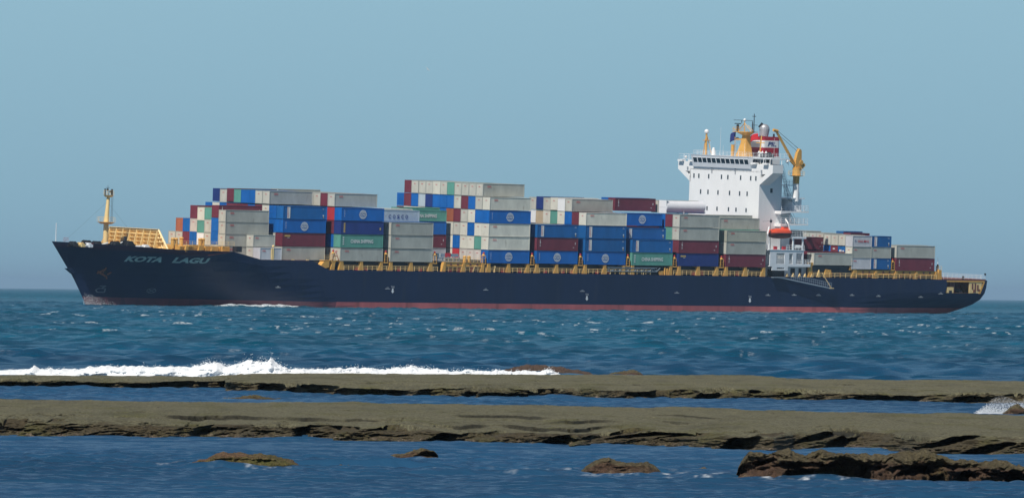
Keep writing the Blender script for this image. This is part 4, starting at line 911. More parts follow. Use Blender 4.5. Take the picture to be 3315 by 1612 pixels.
# funnel
fn = bpy.data.objects.new('funnel', None); col.objects.link(fn); fn.parent = ship; tag(fn, 'funnel banded red, white and red')
def rrect(u0, u1, v0, v1, r, n=5):
    pts = []
    for cx, cy, a in ((u1 - r, v1 - r, 0), (u0 + r, v1 - r, 90), (u0 + r, v0 + r, 180), (u1 - r, v0 + r, 270)):
        for i in range(n + 1):
            t = R(a + 90 * i / n); pts.append((cx + r * math.cos(t), cy + r * math.sin(t)))
    return pts
fp = rrect(120.9, 126.6, 12.1, 16.9, .9)
for nmn, z0, z1, k in (('lower_red_band', 35.3, 37.5, 'fred'), ('white_band', 37.5, 39.15, 'white'), ('upper_red_band', 39.15, 40.0, 'fred')):
    b = MB(); b.prism(fp, 2, z0, z1); b.build(nmn, M[k], fn)
b = text_on('PIL', lambda a, c: (122.5 + 2.6 * (a + .12 * c), 12.06, 37.8 + 1.05 * c), bold=.03); b.build('letters', M['mblue'], fn)
b = MB(); b.tube((123.3, 14.5, 40.0), (123.6, 14.5, 41.7), 1.05, 1.15, 16); b.sphere((123.6, 14.6, 41.7), 1.22, 16); b.build('exhaust_pipe', M['steel'], fn)
b = MB(); b.tube((123.2, 15.0, 42.35), (122.85, 15.35, 42.75), .62, .66, 14); b.cut(); b.tube((125.6, 13.5, 40), (125.6, 13.5, 40.7), .25, .2, 8); b.build('exhaust_mouth', M['black'], fn)
b = MB()
b.bar((117.0, 8.7, 35.4), (117.4, 8.7, 40.2), .28); b.bar((116.6, 9.6, 38.6), (117.8, 8.0, 38.6), .14); b.bar((117.0, 8.0, 36.4), (117.8, 9.2, 36.4), .2); b.build('aft_signal_post', M['yellow'], fn)
# crane
cr = bpy.data.objects.new('stores_crane', None); col.objects.link(cr); cr.parent = ship; tag(cr, 'yellow stores crane on a white post')
b = MB(); b.tube((123.6, 3.2, 25.5), (123.6, 3.2, 29.5), .78, .70, 14); b.build('post_base', M['white'], cr)
b = MB(); b.tube((123.6, 3.2, 29.5), (123.6, 3.2, 31.4), .70, .78, 14); b.tube((123.6, 3.2, 31.3), (123.6, 3.2, 33.2), 1.0, .95, 12)
b.prism([(122.9, 32.6), (124.8, 32.6), (124.6, 37.2), (124.0, 37.6), (123.4, 36.6), (122.9, 34.8)], 1, 2.75, 3.6); b.build('post', M['yellow'], cr)
b = MB(); b.tube((123.6, 3.2, 31.2), (123.6, 3.2, 31.4), 1.0, 1.9, 14)
for i in range(10):
    t = 2 * math.pi * i / 10; t2 = 2 * math.pi * (i + 1) / 10; p = (123.6 + 1.9 * math.cos(t), 3.2 + 1.9 * math.sin(t)); q = (123.6 + 1.9 * math.cos(t2), 3.2 + 1.9 * math.sin(t2))
    b.bar((*p, 31.4), (*p, 32.4), .05); b.bar((*p, 32.4), (*q, 32.4), .05); b.bar((*p, 31.9), (*q, 31.9), .04)
b.build('crane_platform', M['cream'], cr)
b = MB(); tip = Vector((116.7, 3.2, 41.7)); heel = Vector((122.9, 3.2, 33.9))
b.tube(heel, tip, .46, .33, 4); b.tube(tip - Vector((.7, 0, 0)), tip + Vector((.6, 0, -.3)), .35, .42, 6); b.build('jib', M['yellow'], cr)
b = MB(); b.tube(tip + Vector((.5, 0, -.1)), (124.2, 3.2, 37.4), .05, .05, 4); b.tube(tip + Vector((.3, .3, -.5)), (123.6, 3.3, 37.0), .04, .04, 4); b.build('crane_wire', M['black'], cr)
b = MB(); b.tube((124.6, 2.6, 34.4), (124.6, 3.8, 34.4), .55, .55, 10); b.tube((125.5, 2.8, 33.8), (125.5, 3.6, 33.8), .45, .45, 10); b.box(124.2, 125.4, 2.8, 3.6, 33.0, 34.2); b.tube((121.4, 3.2, 34.8), (122.4, 3.2, 34.0), .16, .16, 6); b.build('crane_winch', M['yellow'], cr)
# white side gallery below the lifeboat
gl = bpy.data.objects.new('side_gallery', None); col.objects.link(gl); gl.parent = ship; tag(gl, 'white side gallery with railed openings below the lifeboat')
b = MB()
def plate(b, u0, u1, z0, z1, holes, v0=-.1, v1=.15):
    us = sorted({u0, u1, *[h[0] for h in holes], *[h[1] for h in holes]}); zs = sorted({z0, z1, *[h[2] for h in holes], *[h[3] for h in holes]})
    for a, c in zip(us[:-1], us[1:]):
        for d, e in zip(zs[:-1], zs[1:]):
            m1, m2 = (a + c) / 2, (d + e) / 2
            if any(h[0] < m1 < h[1] and h[2] < m2 < h[3] for h in holes): continue
            b.box(a, c, v0, v1, d, e)
plate(b, 113.3, 123.7, 10.6, 14.3, [(115.3, 117.8, 11.15, 13.65), (119.2, 120.3, 11.2, 13.6), (121.4, 123.3, 11.2, 13.75)])
plate(b, 114.0, 118.9, 9.7, 10.6, [(115.5, 117.8, 9.95, 10.4)])
b.box(123.7, 125.9, -.1, .15, 10.6, 11.25); b.box(113.3, 125.9, .15, 3.0, 10.6, 10.75); b.box(112.6, 124, -.2, 3.4, 14.3, 14.45)
b.box(120.0, 124.3, -.15, 2.4, 17.0, 17.45); b.box(120.3, 120.65, 0, .3, 14.4, 17.0); b.box(123.3, 123.6, 0, .3, 14.4, 17.0)
b.build('gallery_plating', M['wgrey'], gl)
b = MB()
for (u0, u1, z0, z1, nu, nzr) in ((115.3, 117.8, 11.15, 13.65, 7, 4), (115.5, 117.8, 9.95, 10.4, 6, 0), (121.4, 123.3, 11.2, 12.2, 4, 2), (119.2, 120.3, 11.2, 12.2, 3, 2), (123.9, 125.9, 11.2, 12.25, 4, 2)):
    for i in range(nu + 1): b.box(u0 + (u1 - u0) * i / nu - .035, u0 + (u1 - u0) * i / nu + .035, -.02, .08, z0, z1)
    for i in range(nzr + 1):
        z = z0 + (z1 - z0) * (i / max(nzr, 1)) * (.5 if nzr == 4 else 1); b.box(u0, u1, -.04, .1, z - .04, z + .04)
b.build('gallery_rail', M['white'], gl)
rail('canopy_rail', [(120.1, 0, 17.45), (124.2, 0, 17.45)], mat='wgrey', step=.9, h=1.3)
rail('boat_deck_rail', [(118.4, 0, 14.45), (123.9, 0, 14.45)], mat='wgrey', step=.9, h=1.1)
b = MB(); b.tube((121.6, .6, 15.2), (122.9, .6, 15.2), .42, .42, 12); b.sphere((121.6, .6, 15.2), .42, 10); b.sphere((122.9, .6, 15.2), .42, 10); b.build('life_raft_canister', M['white'], gl)
for u in (114.9, 117.5):
    b = MB(); b.box(u, u + .9, .3, .7, 14.45, 15.2); b.build('red_locker', M['red'], gl)
b = MB()
for (p, q) in (((113.1, .4, 14.4), (113.2, .2, 15.9)), ((113.2, .2, 15.9), (112.5, .2, 17.8)), ((112.5, .2, 17.8), (113.3, .6, 19.6)), ((119.9, .3, 17.9), (119.2, .6, 20.4)), ((119.2, .6, 20.4), (119.6, 2, 21.4)), ((120.5, .4, 16.8), (119.8, .3, 18))): b.tube(p, q, .17, .15, 6)
b.build('boat_davit', M['white'], gl)
b = MB(); b.box(119.0, 126.2, 1.6, 3.0, 8.2, 10.6); b.build('lower_house', M['wgrey'], gl)
b = MB(); b.box(121.3, 122.6, 1.5, 1.58, 8.4, 10.2); b.cut(); b.box(123.8, 124.6, 1.5, 1.58, 8.4, 10.2); b.cut(); b.box(115.4, 118.9, 1.0, 2.9, 8.3, 9.9); b.build('lower_doorway', M['black'], gl)
b = MB()
for u in (119.0, 120.9, 122.9, 124.6, 126.6): b.cut(); b.prism([(u - .35, 8.3), (u + .35, 8.3), (u + .05, 9.1)], 1, .1, .4)
b.cut(); b.prism([(128.4, 8.3), (129.3, 8.3), (128.9, 10.0)], 1, .1, .5); b.build('cable_roller', M['cream'], gl)
b = MB()
for (u, h) in ((126.3, 2.6), (131.3, 1.8), (132.3, 1.7)): b.cut(); b.prism([(u - .7, 8.25), (u + .7, 8.25), (u + .35, 8.3 + h), (u - .35, 8.3 + h)], 1, .2, .8)
b.cut(); b.box(125.7, 127, .2, 1, 10.9, 11.6); b.build('boom_rest', M['yellow'], gl)
# accommodation ladder along the hull
al = bpy.data.objects.new('accommodation_ladder', None); col.objects.link(al); al.parent = ship; tag(al, 'grey gangway slung down the hull side')
b = MB(); p0 = Vector((115.6, -.5, 8.15)); p1 = Vector((131.6, -.9, 5.75)); b.box(113.8, 117.4, -1.0, 0, 8.05, 8.2)
b.add([], [])
for dv in (-.35, .35): b.bar(p0 + Vector((0, dv, 0)), p1 + Vector((0, dv, 0)), .14)
for i in range(27):
    a = p0.lerp(p1, i / 26); b.bar(a + Vector((0, -.35, 0)), a + Vector((0, .35, 0)), .08)
    if i > 5 and i % 1 == 0: b.bar(a + Vector((0, -.35, 0)), a + Vector((0, -.35, 1.25)), .05)
b.bar(p0.lerp(p1, .2) + Vector((0, -.35, 1.25)), p1 + Vector((0, -.35, 1.25)), .06); b.bar(p0.lerp(p1, .2) + Vector((0, -.35, .7)), p1 + Vector((0, -.35, .7)), .05)
b.build('ladder_frame', M['bgrey'], al)
b = MB(); b.bar((129.4, -.3, 9.3), (131.7, -1.0, 6.0), .12); b.box(131.0, 132.3, -1.4, -.5, 5.75, 5.9); b.build('ladder_hoist', M['cream'], al)
# lifeboat: hangs from its davit, a thing of its own
lb = bpy.data.objects.new('lifeboat', None); col.objects.link(lb); lb.matrix_world = SM @ Matrix.Translation((117.0, 1.1, 17.0)); tag(lb, 'enclosed orange lifeboat hanging beside the white bridge tower', 'lifeboat')
def boat():
    n = 24; hullp = []; canp = []
    for i in range(n + 1):
        x = -3.5 + 7.0 * i / n; s = max(0, 1 - abs(x / 3.55) ** (2.6 if x < 0 else 4.5)); w = 1.3 * s ** .6 + .02; kz = -.05 + .45 * (abs(x) / 3.5) ** 3
        hullp.append([(x, -w * math.cos(t), kz + (1.15 - kz) * (1 - math.sin(t))) for t in [math.pi * k / 12 for k in range(13)]])
        top = (1.15 + 1.15 * s ** .45 * (1.0 if x < 1 else 1.05)) if s > 0 else 1.2
        canp.append([(x, -w * .97 * math.cos(t), 1.15 + (top - 1.15) * math.sin(t) ** .8) for t in [math.pi * k / 12 for k in range(13)]])
    a = grid_mesh('boat_hull', np.array(hullp), M['deck']); a.parent = lb; a = grid_mesh('canopy', np.array(canp), M['orange']); a.parent = lb
    q = MB(); q.box(.9, 2.3, -.5, .5, 2.1, 2.62); q.build('conning_cupola', M['orange'], lb)
    q = MB(); q.box(-3.4, 3.5, -1.36, -1.24, 1.05, 1.25); q.box(3.4, 3.9, -.2, .2, 1.2, 1.6); q.build('rubbing_strip', M['black'], lb)
boat()
# radio pole left of the lifeboat
b = MB(); b.tube((113.6, .3, 14.4), (113.5, .3, 21.6), .06, .05, 5); b.box(113.3, 113.8, .2, .4, 20.6, 21.2); b.bar((111, .3, 20.8), (116, 2, 21.0), .03); part('aerial_pole', b, M['black'])
# stern ---------------------------------------------------------------
b = MB(); b.box(169.2, 169.4, .3, 31.8, 5.05, 7.75); b.box(169.2, 181.0, .3, 31.8, 4.95, 5.04); b.box(167.5, 181.3, .25, 31.85, 7.74, 7.98)
b.box(181.1, 181.3, .5, 31.6, 5.05, 7.75)
for k in range(7): b.box(180.7, 181.1, .8 + k * 1.4, 1.1 + k * 1.4, 5.05, 7.75)
b.prism([(179.4, 4.95), (180.0, 4.95), (181.4, 7.75), (180.9, 7.75)], 1, -.12, .2); b.box(169.1, 181.2, -.14, .0, 7.6, 7.95)
part('mooring_deck', b, M['yellow'])
b = MB(); b.box(171.0, 172.6, .8, 5, 5.05, 7.7); b.cut(); b.box(176.2, 177.4, 4, 9, 5.05, 7.7); part('mooring_deck_pillar', b, M['deck'])
b = MB(); b.box(176.4, 180.4, -.06, .1, 5.05, 7.62)
b.cut(); b.box(169.3, 171.4, -.06, .1, 5.05, 6.4); part('mooring_screen', b, M['cream'])
b = MB()
for (u, z0, z1) in ((177.4, 6.0, 7.3), (178.3, 5.2, 7.4), (179.1, 5.6, 7.0), (177.9, 5.2, 5.9), (179.6, 5.4, 6.0)): b.cut(); b.box(u - .22, u + .22, -.12, -.061, z0, z1)
part('screen_opening', b, M['deck'])
for (u, v) in ((174.3, 1.6), (175.2, 3), (170.4, 1.0)): winch(u, v, 5.05, .45, 1.2, M['black'])
b = MB(); b.box(168.4, 181.8, .1, 32, 7.99, 8.3); part('poop_deck', b, M['deck'])
rail('stern_rail', [(168.2, .2, 8.2), (181.7, .2, 8.1)], mat='wgrey', step=1.35, h=1.15); rail('stern_rail', [(181.7, .2, 8.1), (181.7, 31.9, 8.1)], mat='wgrey', step=1.6, h=1.15)
b = MB(); b.box(181.5, 181.8, .1, .4, 9.2, 9.7); b.cut(); b.box(174.6, 175.1, .3, .6, 8.2, 9.0); part('stern_light', b, M['black'])
b = MB(); b.tube((168.2, 2.2, 8.1), (168.2, 2.2, 10.9), .36, .32, 10); b.tube((168.2, 2.2, 11.5), (168.2, 2.2, 12.2), .14, .05, 6); part('aft_vent_post', b, M['wgrey'])
b = MB(); b.tube((168.2, 2.2, 10.9), (168.2, 2.2, 11.6), .36, .14, 10); b.tube((168.2, 2.2, 12.2), (168.2, 2.2, 13.2), .03, .02, 5); part('aft_vent_cap', b, M['deck'])
b = MB(); b.prism([(166.4, 8.1), (167.7, 8.1), (167.5, 10.3), (166.7, 10.4)], 1, .1, .9); b.cut(); b.prism([(139.2, 8.2), (140.3, 8.2), (140.4, 10.6), (139.7, 10.7)], 1, .1, .9); part('girder_end', b, M['yellow'])
rail('aft_catwalk_rail', [(165.3, .6, 10.1), (168.0, .6, 10.1)], mat='cream', step=1.0, h=1.1)
for u in (152.0, 139.0): lash(u)

# ------------------------------------------------------------------ containers
DOOR_M = {}
def body_mesh(L, H, W=2.438):
    b = MB(); e = .045
    for (y, s) in ((e, 1), (W - e, -1)):                           # corrugated sides
        n = int(round((L - .3) / .28)); x0 = .15; dx = (L - .3) / n; vs = []; fs = []
        for i in range(n * 2 + 1):
            x = x0 + dx * i / 2; d = (.036 if i % 2 else 0) * s; vs += [(x, y + d, .16), (x, y + d, H - .09)]
        for i in range(n * 2): fs.append((2*i, 2*i+2, 2*i+3, 2*i+1) if s > 0 else (2*i, 2*i+1, 2*i+3, 2*i+2))
        b.add(vs, fs)
    b.add([(.06, .08, .1), (.06, W-.08, .1), (.06, W-.08, H-.05), (.06, .08, H-.05)], [(0, 3, 2, 1)]); b.add([(L-.06, .08, .1), (L-.06, W-.08, .1), (L-.06, W-.08, H-.05), (L-.06, .08, H-.05)], [(0, 1, 2, 3)])
    b.add([(.05, .05, H-.03), (L-.05, .05, H-.03), (L-.05, W-.05, H-.03), (.05, W-.05, H-.03)], [(0, 1, 2, 3)]); b.add([(.05, .05, .12), (L-.05, .05, .12), (L-.05, W-.05, .12), (.05, W-.05, .12)], [(0, 3, 2, 1)])
    for x in (0, L - .16):
        for y in (0, W - .16): b.box(x, x + .16, y, y + .16, 0, H)
        b.box(x + .01, x + .15, .16, W - .16, .02, .17); b.box(x + .01, x + .15, .16, W - .16, H - .14, H - .005)
    for y in (.006, W - .116):
        b.box(.16, L - .16, y, y + .11, .015, .16); b.box(.16, L - .16, y, y + .11, H - .10, H - .004)
    return b.mesh('container_body', CM['G'])
def door_mesh(H, W=2.438):
    b = MB()
    for y in (.17, W / 2 + .01): b.box(.0, .05, y, y + W / 2 - .18, .18, H - .15)
    for y in (.42, .92, W - .92, W - .42): b.tube((-.02, y, .12), (-.02, y, H - .1), .022, .022, 5)
    for y in (.42, .92, W - .92, W - .42): b.box(-.05, 0, y - .12, y + .12, H * .42, H * .42 + .05)
    return b.mesh('container_door', CM['G'])
def wall_mesh(H, W=2.438):
    b = MB(); n = 9; vs = []; fs = []
    for i in range(2 * n + 1):
        y = .16 + (W - .32) * i / (2 * n); vs += [(.0 if i % 2 else .035, y, .17), (.0 if i % 2 else .035, y, H - .14)]
    for i in range(2 * n): fs.append((2*i, 2*i+1, 2*i+3, 2*i+2))
    b.add(vs, fs); return b.mesh('container_front_wall', CM['G'])
_bm = {}
def get(fn, *a):
    k = (fn.__name__,) + a
    if k not in _bm: _bm[k] = fn(*a)
    return _bm[k]
_am = {}
def art(kind, L, H):
    """lettering and emblems as thin meshes, local to the container"""
    k = (kind, L, H)
    if k in _am: return _am[k]
    b = MB(); off = .0; mats = [M['mwhite']]
    if kind == 'oocl':
        text_on('OOCL', lambda a, c: (1.25 + 1.2 * a, off, H - .85 + .42 * c), bold=.03, mb=b); mats = [M['mred']]
    elif kind == 'oocl20':
        text_on('OOCL', lambda a, c: (.6 + .95 * a, off, H - .85 + .36 * c), bold=.03, mb=b); mats = [M['mred']]
    elif kind == 'front':
        text_on('OOCL', lambda a, c: (-.015, 1.55 - .62 * a, H - .82 + .20 * c), bold=.04, mb=b); mats = [M['mred']]
    elif kind == 'globe':
        cx, cz, r = L / 2, H / 2, 1.02
        for i, (z0, z1) in enumerate(((.78, .92), (.56, .68), (.34, .46), (-.62, -.50), (-.84, -.72))):
            hw = math.sqrt(max(0, 1 - ((z0 + z1) / 2) ** 2)); b.box(cx - hw * r, cx + hw * r, off - .01, off, cz + z0 * r * .95, cz + z1 * r * .95)
        for i in range(28):
            t0 = 2 * math.pi * i / 28; t1 = 2 * math.pi * (i + 1) / 28
            b.add([(cx + r * math.cos(t0), off, cz + r * math.sin(t0) * .95), (cx + r * math.cos(t1), off, cz + r * math.sin(t1) * .95), (cx + .9 * r * math.cos(t1), off, cz + .9 * r * math.sin(t1) * .95), (cx + .9 * r * math.cos(t0), off, cz + .9 * r * math.sin(t0) * .95)], [(0, 1, 2, 3)])
        text_on('CRONOS', lambda a, c: (cx - 1.1 + 2.2 * a, off, cz - .32 + .52 * c), bold=.03, mb=b)
        for i, ch in enumerate('CRONOS'): text_on(ch, lambda a, c: (.75 + .22 * a, off, H - .62 - i * .27 + .2 * c), mb=b)
    elif kind in ('panel', 'panel20'):
        x0 = 1.15 if L > 8 else .75
        b.box(x0 - .05, x0 + .78, off - .008, off, .22, H - .2, 0)
        for i, ch in enumerate('FLORENS'):
            h = (H - .7) / 7; text_on(ch, lambda a, c: (x0 + .04 + .36 * a, off - .012, H - .32 - (i + 1) * h + h * .75 * c), bold=.02, mb=b, mi=1)
        b.box(L - 1.0, L - .68, off - .01, off, .75, 1.05, 0); b.box(L - .92, L - .68, off - .01, off, .38, .62, 2)
        text_on('22', lambda a, c: (L - 1.15 + .5 * a, off, H - .62 + .25 * c), mb=b)
        mats = [M['mwhite'], M['mred'], M['mgold']]
    elif kind == 'stack':
        for i, ch in enumerate('TRITON'): text_on(ch, lambda a, c: (.85 + .27 * a, off, H - .55 - i * .27 + .21 * c), bold=.04, mb=b)
        b.box(L - 1.5, L - 1.15, off - .01, off, .7, .82); b.box(L - .9, L - .75, off - .01, off, 1.4, 1.9)
    elif kind == 'goldv':
        for i, ch in enumerate('GOLD'): pass
        b.box(.75, .78, off - .01, off, .3, H - .35); b.box(1.18, 1.21, off - .01, off, .3, H - .35)
        for i in range(8): b.box(.82, 1.14, off - .01, off, .38 + i * .27, .38 + i * .27 + .19)
        b.box(L - 1.15, L - .8, off - .01, off, 1.0, 1.5); mats = [M['mgold']]
    elif kind == 'goldh':
        for i in range(7): b.box(.62 + i * .23, .62 + i * .23 + .18, off - .01, off, H - .75, H - .40)
        b.box(1.4, 2.0, off - .01, off, H - 1.0, H - .92, 1); mats = [M['mgold'], M['mwhite']]
    elif kind == 'china':
        text_on('CHINA SHIPPING', lambda a, c: (L * .235 + L * .53 * a, off, H * .5 - .42 + .82 * c), bold=.03, mb=b)
        for i in range(4): b.box(.62, .98, off - .01, off, H - .75 - i * .48, H - .5 - i * .48)
    elif kind == 'cosco':
        for i, ch in enumerate('COSCO'): text_on(ch, lambda a, c: (L * .5 - 2.85 + i * 1.22 + .72 * a, off, H * .5 - .62 + .86 * c), bold=.02, mb=b)
        mats = [M['mblue']]
    elif kind == 'yml':
        text_on('YANG MING', lambda a, c: (1.5 + 3.6 * a, off, 1.0 + .55 * c), bold=.02, mb=b); b.box(.7, 1.1, off - .01, off, 1.35, 1.55, 1); b.box(.75, 1.05, off - .01, off, 1.0, 1.1, 1); mats = [M['mred'], M['mblue']]
    elif kind == 'whitetag':
        b.box(-.02, -.01, 1.0, 1.7, H - .75, H - .5)
    elif kind == 'squares':
        b.box(-.02, -.01, 1.2, 2.0, H - 1.6, H - .8); b.box(-.02, -.01, .35, .9, H - 1.3, H - .9)
    _am[k] = b.mesh('lettering', mats); return _am[k]
ORD = ['nearest', 'second', 'third', 'fourth', 'fifth', 'sixth', 'seventh', 'eighth', 'ninth', 'tenth', 'eleventh', 'twelfth', 'thirteenth']
TIER = ['bottom', 'second', 'third', 'fourth', 'fifth', 'top']
CN = dict(G='light grey', W='off white', B='bright blue', H='blue', N='navy', M='maroon', R='red', T='pale green', O='rust orange', L='pale blue grey', C='beige', Y='weathered beige grey', D='stained white', P='silver grey', X='clean white')
MARKT = dict(oocl='with small red lettering', oocl20='with small red lettering', globe='with white globe emblem', panel='with white lettered strip', panel20='with white lettered strip', stack='with upright white letters', goldv='with gold upright strip', goldh='with gold lettering', china='with large white lettering', cosco='with large dark letters', yml='with red lettering')
# doors/front marks differ a little between boxes; the front of most grey and white ones carries small red letters
rc = random.Random(11); NCON = 0
def hp(mesh, name, parent, mat=None, loc=None):
    o = bpy.data.objects.new(name, mesh); col.objects.link(o); o.parent = parent
    if loc: o.location = loc
    if mat: o.material_slots[0].link = 'OBJECT'; o.material_slots[0].material = mat
    return o
def container(u, row, z, H, c, bay, tier, art_kind=None, L=12.192, front=True, wide=0., frontc=None, dv=0.):
    """one box: body, door end or front wall, lettering"""
    global NCON; NCON += 1
    e = bpy.data.objects.new('shipping_container', None); col.objects.link(e)
    e.matrix_world = SM @ Matrix.Translation((u + rc.uniform(-.04, .04), row * 2.47 + .02 + dv, z))
    size = 'short ' if L < 8 else ''
    lab = f"{size}{CN[c]} container {MARKT.get(art_kind, '')}".strip().replace('  ', ' ')
    lab = f"{lab}, {TIER[tier]} tier, {ORD[row]} row, {bay}"
    if len(lab.split()) > 16: lab = lab.replace("with small red lettering", "with red letters").replace("with white lettered strip", "with white strip").replace("with upright white letters", "with white letters")
    tag(e, lab, 'container', 'containers stacked on the ship')
    hp(get(body_mesh, round(L, 3), round(H, 3)), 'body', e, CM[c])
    if front:
        isdoor = c in 'BHNMRO' and rc.random() < .55
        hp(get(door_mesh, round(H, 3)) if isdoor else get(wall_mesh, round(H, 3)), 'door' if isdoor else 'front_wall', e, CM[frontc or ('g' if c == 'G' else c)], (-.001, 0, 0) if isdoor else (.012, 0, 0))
        if c in 'GWDY' : hp(art('front', 0, round(H, 2)), 'front_lettering', e)
    if art_kind: hp(art(art_kind, L, round(H, 2)), 'lettering', e, None, (0, -.012, 0))
    return e
P = 2.92
def bay(u0, name, base, tiers, H=2.83, pitch=P, L=12.192, arts=None, zadj=None, uadj=None, over=None):
    """tiers: one string per tier, one letter per row from the near side; '.' = none"""
    arts = arts or {}; zadj = zadj or {}; uadj = uadj or {}; over = over or {}
    for t, s in enumerate(tiers):
        for r, c in enumerate(s):
            if c == '.': continue
            a = arts.get((t, r)); z = base + t * pitch + zadj.get((t, r), 0); h = over.get((t, r), H)
            container(u0 + uadj.get((t, r), 0), r, z, h, c, name, t, a, L)
BN = {'A': 'block nearest the bow', 'B': 'second block from bow', 'C': 'third block from bow', 'D': 'fourth block from bow', 'E': 'fifth block from bow', 'F': 'tall sixth block from bow', 'G': 'seventh block from bow', 'H': 'eighth block from bow', 'I': 'ninth block from bow', 'J': 'tenth block from bow', 'K': 'block ahead of bridge'}
o4 = 'oocl'
# A: stacks differ in height, so each one has its own list of (bottom, height, colour)
A = {2: [(10.5, 2.6, 'G'), (13.13, 2.6, 'G'), (15.76, 2.6, 'G'), (18.39, 2.6, 'G')], 3: [(10.5, 2.88, 'G'), (13.4, 2.88, 'B'), (16.3, 2.88, 'B'), (19.2, 2.74, 'M')], 4: [(10.5, 2.5, 'G'), (13.05, 2.8, 'G'), (15.88, 2.86, 'G'), (18.76, 2.55, 'T')],
     5: [(10.5, 2.5, 'G'), (13.05, 2.7, 'X'), (15.78, 2.65, 'T'), (18.46, 2.86, 'W')], 6: [(10.5, 2.5, 'G'), (13.05, 2.85, 'B'), (15.92, 2.86, 'D'), (18.8, 2.86, 'M')], 7: [(10.5, 2.5, 'G'), (13.05, 2.8, 'M'), (15.88, 2.88, 'B')], 8: [(10.5, 2.5, 'G'), (13.05, 2.77, 'G'), (15.84, 2.9, 'O')], 9: [(10.5, 2.5, 'G'), (13.05, 2.76, 'G')]}
for r, st in A.items():
    for t, (z, h, c) in enumerate(st): container(-42.9, r, z, h, c, BN['A'], t, 'oocl' if r == 2 else ('stack' if (r, t) == (3, 3) else None))
for (r, t, z) in ((0, 0, 10.45), (1, 0, 10.45), (1, 1, 13.15)): container(-36.95, r, z, 2.6, 'P' if r == 0 else 'G', 'aft half of bow block', t, 'oocl20', 6.058)
bay(-28.75, BN['B'], 10.43, ['.GG', '.MG', '.BB', '.HBWMBMMMBWB', '...GGBBTMGN'], pitch=2.96, H=2.86, arts={(0, 1): o4, (1, 1): 'goldh', (2, 1): 'globe', (3, 1): 'panel', (4, 3): o4}, zadj={(4, r): .15 for r in range(13)} | {(4, 8): .3, (4, 9): .05})
bay(-14.25, BN['C'], 10.43, ['GG', 'TB', 'NM', 'BRB', '.GMGGGGGGGW'], pitch=2.945, arts={(0, 0): o4, (1, 0): 'china', (2, 0): 'goldv', (3, 0): 'globe', (4, 1): o4}, zadj={(4, r): .06 for r in range(13)} | {(4, 9): .45})
bay(.15, BN['D'], 10.43, ['GG', 'GG', 'GG', '..LWW'], arts={(0, 0): o4, (1, 0): o4, (2, 0): o4, (3, 2): 'cosco'}, over={(3, 2): 2.45, (3, 3): 2.75, (3, 4): 2.75})
bay(14.4, BN['E'], 10.43, ['.....P', '.....M', '.....B', '.....TT'], arts={(0, 5): 'oocl', (3, 5): 'china', (1, 5): 'stack'}, over={(3, 5): 2.42, (3, 6): 2.85}, zadj={(3, 6): .1})
bay(28.5, BN['F'], 10.43, ['BDDDRW', 'WTWWBW', 'WWBWGW', 'BBWGMOBWTWWWM', 'WGBMGBBBNLBMB', '.GGGGTGWGGGM'], pitch=2.943, H=2.85,
    arts={(0, 0): 'globe', (1, 0): o4, (2, 0): o4, (3, 0): 'globe', (4, 0): o4, (5, 1): o4})
bay(42.8, BN['G'], 10.48, ['B', 'M', 'H'], arts={(0, 0): 'globe', (1, 0): 'stack', (2, 0): 'panel'})
bay(57.15, BN['H'], 10.43, ['BG', 'HG', 'HG', 'WMBWTWCX', '..GXWGNG'], arts={(0, 0): 'globe', (1, 0): 'panel', (2, 0): 'panel', (3, 0): o4, (4, 2): o4}, zadj={(4, r): -.0 for r in range(9)} | {(4, 3): -.0, (4, 4): .15, (4, 6): .2, (3, 6): -.1})
bay(71.3, BN['I'], 10.40, ['TG', 'HG', '.HM', '..BN', '...MB'], arts={(0, 0): 'china', (1, 0): 'panel', (2, 1): 'panel', (3, 2): 'globe', (4, 3): 'stack'}, uadj={(3, 2): 1., (3, 3): 1., (4, 3): 1., (4, 4): 1.}, over={(2, 1): 2.55, (4, 3): 2.9}, zadj={(3, 2): .05, (4, 3): .35, (4, 4): .45})
bay(85.35, BN['J'], 10.38, ['N', 'M', 'GTBMB', 'GMBMX', '...G'], arts={(0, 0): 'goldh', (1, 0): 'stack', (2, 0): o4, (3, 0): o4}, zadj={(4, 3): .15, (3, 4): -.2})
bay(99.85, BN['K'], 10.36, ['M', 'G', 'Y', '.GG'], pitch=2.88, H=2.80, arts={(0, 0): 'stack', (1, 0): o4, (2, 0): o4, (3, 1): o4}, over={(2, 0): 2.5, (3, 1): 2.55, (3, 2): 3.0}, zadj={(3, 1): -.15, (3, 2): 0})
SN = 'first block behind bridge'
container(127.1, 0, 11.05, 2.76, 'G', SN, 0, 'oocl'); container(127.1, 1, 11.3, 2.86, 'M', SN, 0); container(127.1, 4, 14.3, 2.9, 'M', SN, 1, 'stack'); container(127.1, 4, 11.05, 2.9, 'G', SN, 0)
container(127.1, 3, 11.05, 2.6, 'G', SN, 0); container(127.1, 2, 11.05, 2.6, 'G', SN, 0)
bay(138.95, 'short boxes behind bridge', 10.25, ['P', 'GHMBGG', 'PGGGGGGGGG'], pitch=2.57, H=2.54, L=6.058, arts={(0, 0): 'oocl20', (1, 0): 'oocl20', (2, 0): 'yml', (1, 1): 'squares', (1, 2): 'whitetag'}, zadj={(2, r): .12 for r in range(1, 4)} | {(2, r): .28 for r in range(4, 7)} | {(2, r): .55 for r in range(7, 10)}, over={(2, r): 2.5 for r in range(10)})
bay(145.1, 'short boxes near stern', 10.25, ['H', 'G', 'H..MH'], pitch=2.57, H=2.54, L=6.058, arts={(0, 0): 'panel20', (1, 0): 'oocl20', (2, 0): 'panel20'}, zadj={(2, 3): .45, (2, 4): .75})
